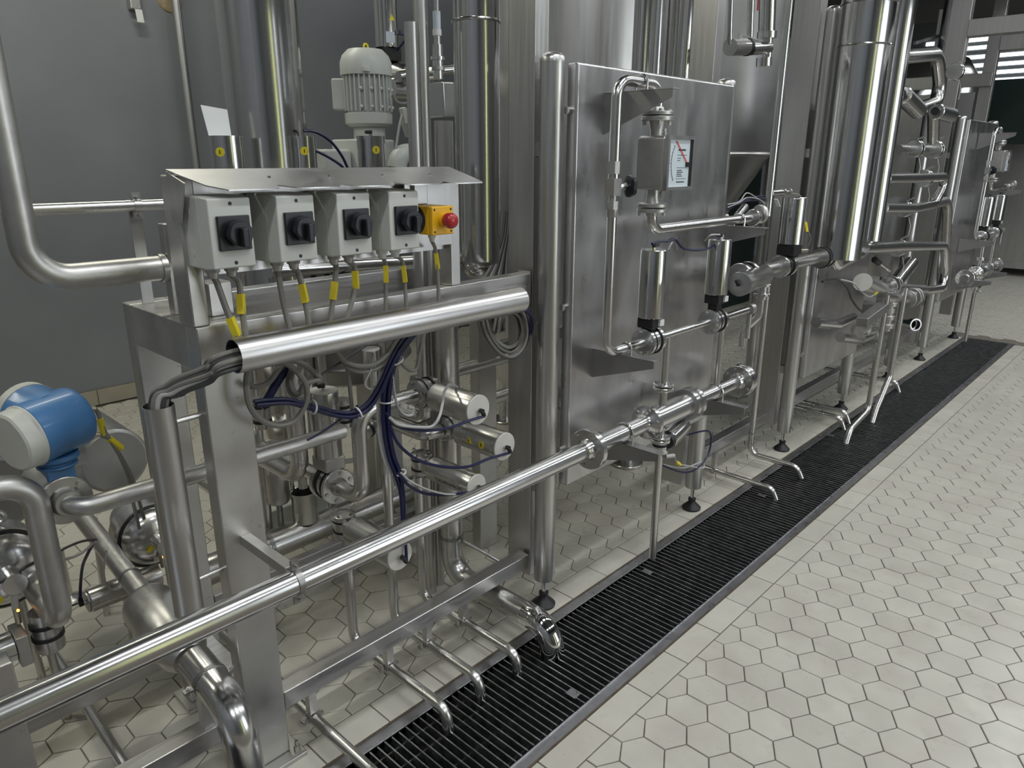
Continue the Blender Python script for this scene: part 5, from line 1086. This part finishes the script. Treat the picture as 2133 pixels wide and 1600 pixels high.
t.part('barrel', MB().cyl(q, q + V((.10, 0, 0)), .012, n=18).cyl(q + V((.10, 0, 0)), q + V((.11, 0, 0)), .016, n=18), M['bright']); t.part('knob', MB().cyl(q + V((.11, 0, 0)), q + V((.165, 0, 0)), .006, n=12).cyl(q + V((.165, 0, 0)), q + V((.175, 0, 0)), .013, n=16), M['cast']); t.part('tag', MB().obox(aY(1616, 415, PP - .01), aY(1622, 430, PP - .01), .014, .003), M['white'])

# ------------------------------------------------------------------ valve line in front of the third column
YL = .43
vl = Thing('valve_line', 'dark valve line with clamp bands crossing the third column', 'pipe', aY(1640, 560, YL)); L0, L1 = aY(1535, 556, YL), aY(1712, 552, YL); lz = (L0.z + L1.z) / 2; L0.z = L1.z = lz
vl.part('tube', MB().cyl(L0, L1, .026, n=26), M['pipe'])
for px_, R in ((1552, .052), (1632, .048)):
    x = aY(px_, 552, YL).x; b = MB(); disc(b, (x - .035, YL, lz), (1, 0, 0), R, .014); disc(b, (x + .035, YL, lz), (1, 0, 0), R, .014); b.cyl((x - .035, YL, lz), (x + .035, YL, lz), R * .86, n=28); vl.part('valve_body', b, M['bright'])
    k = MB()
    for s in (-.018, .018): k.nx().lathe((x + s - .004, YL, lz), (1, 0, 0), [(0, R * .8), (0, R * .98), (.008, R * .98), (.008, R * .8)], 28, cap=False)
    vl.part('seal', k, M['dark'])
t = Thing('line_actuator', 'upright polished actuator on the valve line before the third column', 'valve', aY(1640, 515, YL)); x = aY(1640, 552, YL).x; z0_, z1_ = aY(1648, 508, YL).z, aY(1650, 413, YL).z
t.part('yoke', MB().box(x - .04, x + .04, YL - .04, YL + .04, lz + .045, z0_), M['dark'], bevel=.004); actuator(t, (x, YL, z0_), (0, 0, 1), z1_ - z0_, .050, m='polish'); t.part('sensor', MB().cyl((x + .05, YL - .03, z0_ - .03), (x + .10, YL - .04, z0_ - .032), .007, n=10), M['brass'])
cable('sensor_cable', 'grey cable with yellow tag looping over the line actuator', [aY(1618, 405, YL), aY(1650, 403, YL), aY(1668, 410, YL), aY(1674, 440, YL - .02), aY(1680, 475, YL - .04), aY(1688, 495, YL - .04), aY(1684, 512, YL - .03)], .0035, 'gcable', tags=(.62,))
t = Thing('angled_actuator', 'brushed actuator lying horizontally under the valve line', 'valve', aY(1550, 600, YL)); a0, a1 = aY(1588, 573, YL), aY(1540, 592, .36)
dd_ = (a1 - a0); t.part('shell', MB().lathe(a0, dd_, [(0, .044), (.003, .046), (dd_.length, .046)], 32), M['bright']); t.part('end_plate', MB().lathe(a1, dd_, [(0, .044), (.004, .044)], 32), M['darksteel']); air_elbow(t, a1, dd_, (-.3, .3, .6))
b = MB(); x = aY(1592, 560, YL).x; b.cyl((x, YL, lz - .02), (x, YL, lz - .12), .022, n=22); disc(b, (x, YL, lz - .06), (0, 0, 1), .034, .012); disc(b, (x, YL, lz - .10), (0, 0, 1), .034, .014); vl.part('drain_fitting', b, M['bright'])
pipe('drop_pipe', 'bright drop pipe hanging from the drain fitting beside the third column', [(x, YL, lz - .11), (x, YL, lz - .19), (x - .03, YL + .05, lz - .26), (x - .03, YL + .05, .75)], .015, 'bright', .05)
for j in range(3):
    cable('air_hose', 'navy hose tangle behind the flow meter outlet', [aY(1516, 430 + j * 4, .50), aY(1535, 420 + j * 3, .48), aY(1560, 412 + j * 3, .47), aY(1590, 408 + j * 5, .47)], .004, 'navy', 'hose', 'navy hoses behind the meter outlet')
for j in range(2):
    cable('thin_cable', 'pale thin cable tangle behind the flow meter outlet', [aY(1516, 426 + j * 6, .49), aY(1540, 420 + j * 2, .47), aY(1556, 402 + j * 10, .47), aY(1580, 415, .46), aY(1596, 425 + j * 3, .46)], .0026, 'lcable', group='pale cables behind the meter outlet')
t = Thing('tilted_fitting', 'small tilted steel fitting beside the pipe clip on the outlet line', 'fitting', aY(1542, 448, .46)); t.part('sleeve', MB().cyl(aY(1536, 450, .47), aY(1552, 430, .47), .015, n=18), M['bright']); t.part('end_ball', MB().ball(aY(1514, 450, .46), .008), M['bright'])

# ------------------------------------------------------------------ second machine: insulated tubes, panel and pipework
b1c = aY(1740, 532, .40); vs1 = vertical_shell('insulated_tube', 'fat polished insulated tube hanging before the second panel', b1c.x, .40, .112, b1c.z - .01, 3.2, ring=(2.0, 2.17), base=False)
vs1.part('lower_lid', MB().lathe((b1c.x, .40, b1c.z - .012), (0, 0, 1), [(0, .02), (.001, .1135), (.006, .1135)], 48, cap=False), M['bright'])
b2c = aY(1808, 500, .45); vs2 = vertical_shell('insulated_tube', 'narrower polished insulated tube right of the fat one', b2c.x, .45, .066, b2c.z, 3.2, base=False)
vs2.part('lower_lid', MB().lathe((b2c.x, .45, b2c.z - .002), (0, 0, 1), [(0, .02), (.001, .067), (.006, .067)], 40, cap=False), M['bright'])
t = Thing('return_bend', 'shiny return bend joining the bottoms of the two insulated tubes', 'pipe', (b1c.x, .40, b1c.z - .15)); bzz = aY(1740, 552, .40).z
t.part('bend', MB().tube([(b1c.x, .40, b1c.z), (b1c.x, .40, bzz), (b2c.x, .45, bzz + .02), (b2c.x, .45, b2c.z)], .034, .06, 24, 8), M['bright'])
t.part('inlet', MB().cyl((L1.x - .02, YL - .005, lz), (b1c.x, .40, lz - .01), .030, n=24), M['pipe']); k = MB(); xx = aY(1712, 555, .415).x
for s in (-.02, .035): k.nx().lathe((xx + s, .42, lz), (1, -.05, 0), [(0, .036), (0, .050), (.016, .050), (.016, .036)], 30, cap=False)
t.part('band', k, M['dark']); t.part('coupling', MB().cyl((xx - .03, .42, lz), (xx + .06, .418, lz), .046, n=30), M['bright'])
panel(2.272, 3.06, .525, .565, .40, 1.79, 'second brushed panel behind the insulated tubes', bolts=False)
round_post(4.026, .59, 1.80, 'round post half hidden by the drain pipes of the second machine')
round_post(3.13, .59, 1.80, 'round post at the right edge of the second panel')
one('floor_beam', 'dark low beam running on from the third column along the channel', 'beam', MB().box(2.262, 4.77, .66, .71, .15, .215), M['beam'], bevel=.003)
for vtop, vbot, hook, lab, in (((1836, 650), (1806, 868), (1762, 922), 'bent drain pipe over the grating in front of the second panel'), ((1866, 640), (1852, 795), (1817, 878), 'second bent drain pipe beside it, swinging in from the right')):
    v = aY(*vbot, .345); h = aZ(*hook, .0); hook_pipe('drain_pipe', lab, [(v.x + .02, .345, .80), (v.x, .345, v.z + .04), (h.x + .04, h.y + .0, .07), (h.x, h.y, -.01)], .017, bend=.06)
for i, (px0, px1, lab) in enumerate((((1690, 852), (1758, 893), 'low hooked drain pipe nearest the third post'), ((1735, 826), (1768, 880), 'low hooked drain pipe second from the third post'), ((1800, 784), (1873, 815), 'low hooked drain pipe beyond the bent pair'))):
    a, b = aZ(*px0, .06), aZ(*px1, .0); hook_pipe('drain_pipe', lab, [(b.x, .95, .06), (b.x, b.y + .03, .06), (b.x, b.y, -.008)], .0155, clips=(((b.x, .68, .06), (0, 1, 0)),), bend=.045)
YB = .42
def B(x, y, v=YB): return aY(x, y, v)
pipe('valve_pipe', 'long bent pipe with handle end turning down right of the insulated tubes', [B(1800, 518), B(1870, 514), B(1968, 512), B(1972, 600), B(1925, 606)], .030, 'bright', .20)
pipe('valve_pipe', 'slanting pipe elbow above the bent handle pipe', [B(1845, 372), B(1905, 371), B(1977, 368), B(1945, 426), B(1905, 434), B(1840, 434)], .028, 'bright', .12)
pipe('valve_pipe', 'vertical grey pipe curving over beside the far post', [B(1945, 425, .5), B(1975, 418, .5), B(1966, 600, .5)], .032, 'pipe', .16)
pipe('valve_pipe', 'thick glossy pipe hook high up right of the insulated tubes', [B(1880, 118, .6), B(1952, 112, .6), B(1962, 210, .6), B(1915, 226, .6)], .042, 'bright', .20)
def butterfly_small(c, a, R, lab):
    t = Thing('small_valve', lab, 'valve', c, 'clamped valves right of the insulated tubes'); b = MB(); a = V(a).normalized()
    disc(b, c - a * .022, a, R, .012); disc(b, c + a * .022, a, R, .012); b.cyl(c - a * .02, c + a * .02, R * .85, n=22); t.part('body', b, M['bright']); t.part('seal', MB().lathe(c - a * .004, a, [(0, R * .8), (0, R * .97), (.008, R * .97), (.008, R * .8)], 22, cap=False), M['dark'])
    t.part('lever', MB().obox(c + V((0, 0, R)), c + V((.09, -.02, R + .02)), .010, .006), M['cast']); t.part('chain', MB().sweep([c + V((0, -.03, -R)), c + V((.02, -.04, -R - .05)), c + V((.01, -.04, -R - .11))], .003, 6), M['cast'])
for (x, y), R, lab in (((1871, 517), .050, 'clamped valve on the bent handle pipe'), ((1884, 436), .045, 'clamped valve below the slanting elbow'), ((1925, 372), .052, 'clamped valve on the slanting elbow'), ((1945, 312), .055, 'clamped valve with chain under the glossy hook'), ((1905, 310), .050, 'clamped valve left of the chained one'), ((1990, 150), .05, 'clamped valve with round lid behind the glossy hook')):
    butterfly_small(B(x, y, .45), (1, 0, 0), R, lab)
pipe('valve_pipe', 'dark straight pipe through the two clamped valves under the glossy hook', [B(1870, 312, .46), B(1962, 312, .46)], .028, 'pipe')
pipe('valve_pipe', 'vertical dark pipe linking the glossy hook to the chained valve', [B(1945, 235, .46), B(1944, 300, .46)], .034, 'pipe')
for a0, a1, r, lab, face in (((1835, 605), (1797, 588), .048, 'slanted actuator with pink end disc in the valve cluster', 'endcap'), ((1865, 590), (1898, 548), .042, 'bright actuator tilted up in the valve cluster', 'bright'), ((1880, 198), (1912, 230), .046, 'horizontal actuator below the glossy hook', 'bright'), ((1950, 232), (1980, 240), .045, 'small horizontal actuator with capped end by the far column', 'bright')):
    p, q = B(*a0, .42), B(*a1, .36 if face == 'endcap' else .44); d_ = q - p
    t = Thing('cluster_actuator', lab, 'valve', p, 'actuators in the far valve cluster'); t.part('shell', MB().lathe(p, d_, [(0, r * .9), (.004, r), (d_.length, r)], 30), M['bright']); t.part('end_plate', MB().lathe(q, d_, [(0, r * .96), (.004, r * .96)], 30), M[face])
    t.part('yoke', MB().cyl(p - d_.normalized() * .03, p, r * .5, n=16), M['dark'])
t = Thing('valve_cluster', 'dark cluster of clamped valves and pipes over the second machine drain pipes', 'valve', B(1870, 660)); cz_ = B(1868, 606).z
t.part('upper_tube', MB().cyl(B(1840, 600), B(1925, 604), .032, n=22), M['pipe']); t.part('lower_tube', MB().cyl(B(1838, 618, .38), B(1890, 622, .38), .034, n=22), M['pipe'])
b = MB(); c = B(1850, 597); disc(b, c, (1, 0, 0), .055, .02); disc(b, c + V((.06, 0, 0)), (1, 0, 0), .055, .02); t.part('flange', b, M['bright'])
b = MB(); c = B(1890, 623, .38); disc(b, c, (1, 0, 0), .055, .02); disc(b, c + V((.08, 0, 0)), (1, 0, 0), .06, .025); disc(b, c + V((.16, 0, .0)), (1, 0, 0), .05, .02); t.part('flange', b, M['cast'])
b = MB(); c = B(1853, 640, .38)
for z, r in ((.02, .04), (-.02, .032), (-.06, .036), (-.11, .04)): disc(b, c + V((0, 0, z)), (0, 0, 1), r, .025)
t.part('drain_rings', b, M['cast']); t.part('drain_neck', MB().cyl(c + V((0, 0, .05)), c + V((0, 0, -.14)), .026, n=20), M['pipe'])
t.part('lever_block', MB().obox(B(1838, 640, .33), B(1795, 672, .33), .06, .05), M['darksteel'], bevel=.004)
t.part('white_clips', MB().obox(B(1905, 612, .36), B(1918, 625, .36), .02, .02), M['white'])
pipe('valve_pipe', 'sagging bright pipe low across the second panel', [B(1700, 672), B(1745, 676), B(1778, 662)], .026, 'bright', .1)
pipe('valve_pipe', 'lower sagging pipe under the valve cluster', [B(1750, 702), B(1790, 708), B(1828, 690)], .028, 'pipe', .1)
t = Thing('hose_union', 'round threaded union with chain between the sagging pipes', 'fitting', B(1795, 690)); c = B(1793, 684, .40); t.part('nut', MB().cyl(c - V((.05, 0, 0)), c + V((.05, 0, 0)), .038, n=12), M['cast']); t.part('ring', MB().torus(c + V((.04, 0, 0)), (1, 0, 0), .036, .01, 24, 8), M['bright'])
t = Thing('open_pipe_end', 'open threaded pipe mouth pointing at the viewer by the far column', 'pipe', B(1904, 676)); c = B(1904, 676, .55); d_ = V((-.6, -.75, .1)).normalized()
t.part('tube', MB().lathe(c - d_ * .12, d_, [(0, .03), (.10, .03), (.10, .046), (.14, .046), (.14, .036), (.06, .034)], 32, cap=False), M['bright']); t.part('mouth', MB().cyl(c - d_ * .06, c - d_ * .055, .034, n=24), M['pit'])
cable('thin_cable', 'black cable looping down from the pink disc actuator', [B(1713, 587, .45), B(1745, 583, .44), B(1765, 600, .42), B(1775, 625, .42), B(1790, 645, .42), B(1803, 652, .42)], .006, 'dcable')
cable('thin_cable', 'pale cable with yellow tag in front of the pink disc actuator', [B(1750, 582, .40), B(1778, 590, .38), B(1795, 608, .36), B(1812, 618, .35), B(1830, 606, .35), B(1842, 600, .36)], .0045, 'lcable', tags=(.72,))
t = Thing('threaded_plug', 'small threaded plug pointing up beside the tilted actuator', 'fitting', B(1840, 560)); p, q = B(1852, 563, .42), B(1830, 547, .42); t.part('stem', MB().cyl(p, q, .014, n=14), M['bright']); t.part('tip', MB().cyl(q, q + (q - p) * .35, .018, n=10), M['dark'])
bt_ = Thing('bracket_stand', 'slim steel stand between the valve cluster and the far post', 'stand', B(1905, 620, .8)); p = B(1908, 440, .85); bt_.part('post', MB().box(p.x - .03, p.x + .03, .83, .87, 0, 1.35), M['satin']); bt_.part('window', MB().box(p.x - .036, p.x + .036, .815, .829, 1.15, 1.30), M['dark'])
ct_ = Thing('far_tank', 'bright satin tank behind the far valve pipes', 'tank', (6.5, 1.42, 0)); ct_.part('shell', MB().lathe((6.5, 1.42, .45), (0, 0, 1), [(0, .55), (1.75, .55), (1.95, .42), (2.05, .2), (2.07, 0)], 64, cap=False), M['bright'])
lg = MB()
for a in (.3, 1.9, 3.4, 5.0): lg.nx().cyl((6.5 + .45 * math.cos(a), 1.42 + .45 * math.sin(a), 0), (6.5 + .45 * math.cos(a), 1.42 + .45 * math.sin(a), .6), .03, n=14)
ct_.part('leg', lg, M['satin'])
p = B(1985, 60, .8); vertical_shell('far_insulated_tube', 'polished insulated tube above the clamped valve by the far column', p.x, .8, .085, B(1978, 118, .8).z, 3.1, base=False)
t = Thing('pipe_stay', 'thin dark support arms slanting behind the glossy hook', 'bracket', B(1930, 80, .9)); t.part('arm', MB().obox(B(1905, 90, .9), B(1975, 68, .9), .02, .02), M['darksteel']); t.part('arm', MB().obox(B(1950, 100, .9), B(1962, 20, .9), .025, .025), M['satin'])

# ------------------------------------------------------------------ third machine: same panel fittings further along
def copy_tree(o, parent=None, off=None):
    c = o.copy(); COL.objects.link(c); c.parent = parent
    if off: c.location = o.location + off
    for ch in o.children: copy_tree(ch, c)
    return c
far = {'flow_meter': 'small far flow meter on the third panel', 'sensing_loop': 'slim pipe loop on the far third panel', 'meter_outlet': 'outlet pipe under the far flow meter', 'middle_line': 'pipe run joining the far pair of upright valves', 'lower_line': 'flanged pipe run along the bottom of the far third panel', 'flanged_valve': 'bright flanged valve on the far lower line', 'drain_valve': 'drain valve under the far lower line'}
nv = 0
for o in [o for o in COL.objects if o.parent is None]:
    k = o.name.split('.')[0]
    if k in far: c = copy_tree(o, None, V((4.73, 0, 0))); c['label'] = far[k]
    elif k == 'actuated_valve': c = copy_tree(o, None, V((4.73, 0, 0))); c['label'] = ('left', 'right')[nv] + ' one of the far pair of upright valves on the third panel'; c['group'] = 'upright valves on the third panel'; nv += 1
panel(4.833, 5.765, .525, .565, .46, 1.80, 'far third brushed panel beyond the valve cluster', bolts=False)
# overhead frame and far end of the hall
for x0, zc, lab in ((4.80, 2.395, 'near steel portal beam crossing the aisle from the far column'), (5.82, 2.405, 'second steel portal beam crossing the aisle further back')):
    tf_ = Thing('portal_beam', lab, 'beam', (x0, -1.1, 0), 'portal beams over the aisle')
    tf_.part('beam', MB().box(x0 - .05, x0 + .05, -2.9, .628, zc - .05, zc + .06), M['satin'], bevel=.004); tf_.part('leg', MB().box(x0 - .05, x0 + .05, -3.0, -2.9, 0, zc + .06), M['satin'], bevel=.004)
one('cross_rail', 'short steel cross rail behind the far columns', 'beam', MB().box(5.74, 5.79, .63, 1.5, 2.09, 2.19), M['satin'], bevel=.004)
one('back_sheet', 'steel sheet below the cross rail behind the far panel', 'sheet', MB().box(5.76, 5.78, .74, 1.5, 1.2, 2.05), M['panel'])
one('mezzanine', 'dark underside of the platform over the far machines', 'platform', MB().box(4.3, 8.0, .35, 4.05, 2.95, 3.1), M['ceil'])
one('shade_block', 'added dark green block standing in for shade behind the hopper', 'cabinet', MB().box(3.6, 6.2, 2.7, 3.6, 0, 2.6), M['green'], bevel=.01)  # invented dark block that fills in the deep shade behind the hopper
cb = Thing('steel_cabinet', 'large steel cabinet at the far right edge', 'cabinet', (10.9, .5, 0)); p0 = aX(2088, 215, 10.4); q0 = aX(2088, 385, 10.4)
cb.part('body', MB().box(10.4, 11.4, p0.y - 1.6, p0.y + .05, .10, p0.z), M['panel'], bevel=.01); cb.part('door', MB().box(10.385, 10.4, p0.y - 1.5, p0.y + .0, .2, p0.z - .06), M['satin'], bevel=.004); lg = MB()
for dy in (-.85, -.02): lg.nx().cyl((10.45, p0.y + dy, 0), (10.45, p0.y + dy, .10), .02, n=12)
cb.part('leg', lg, M['dark'])
one('green_net', 'dark green screen hanging beyond the far frame', 'screen', MB().box(9.5, 9.53, -.5, 1.6, 1.7, 2.45), M['green'])
wr = MB(); wins = [(.1, 3.6, 2.35, 2.52), (.1, 3.6, 2.62, 2.79), (.1, 3.6, 2.05, 2.24)]
wr.box(XR, XR + .15, YF, YW, -.1, ZC); struct('wall_right', wr, M['farw'])
for i, z in enumerate((2.74, 2.86, 2.98, 3.11, 3.25, 3.37)): struct('window_%d' % (i + 2), MB().box(XR - .02, XR - .005, .6 + (i % 2) * .25, 3.6 - (i % 3) * .2, z - .028, z + .028), M['glow'])
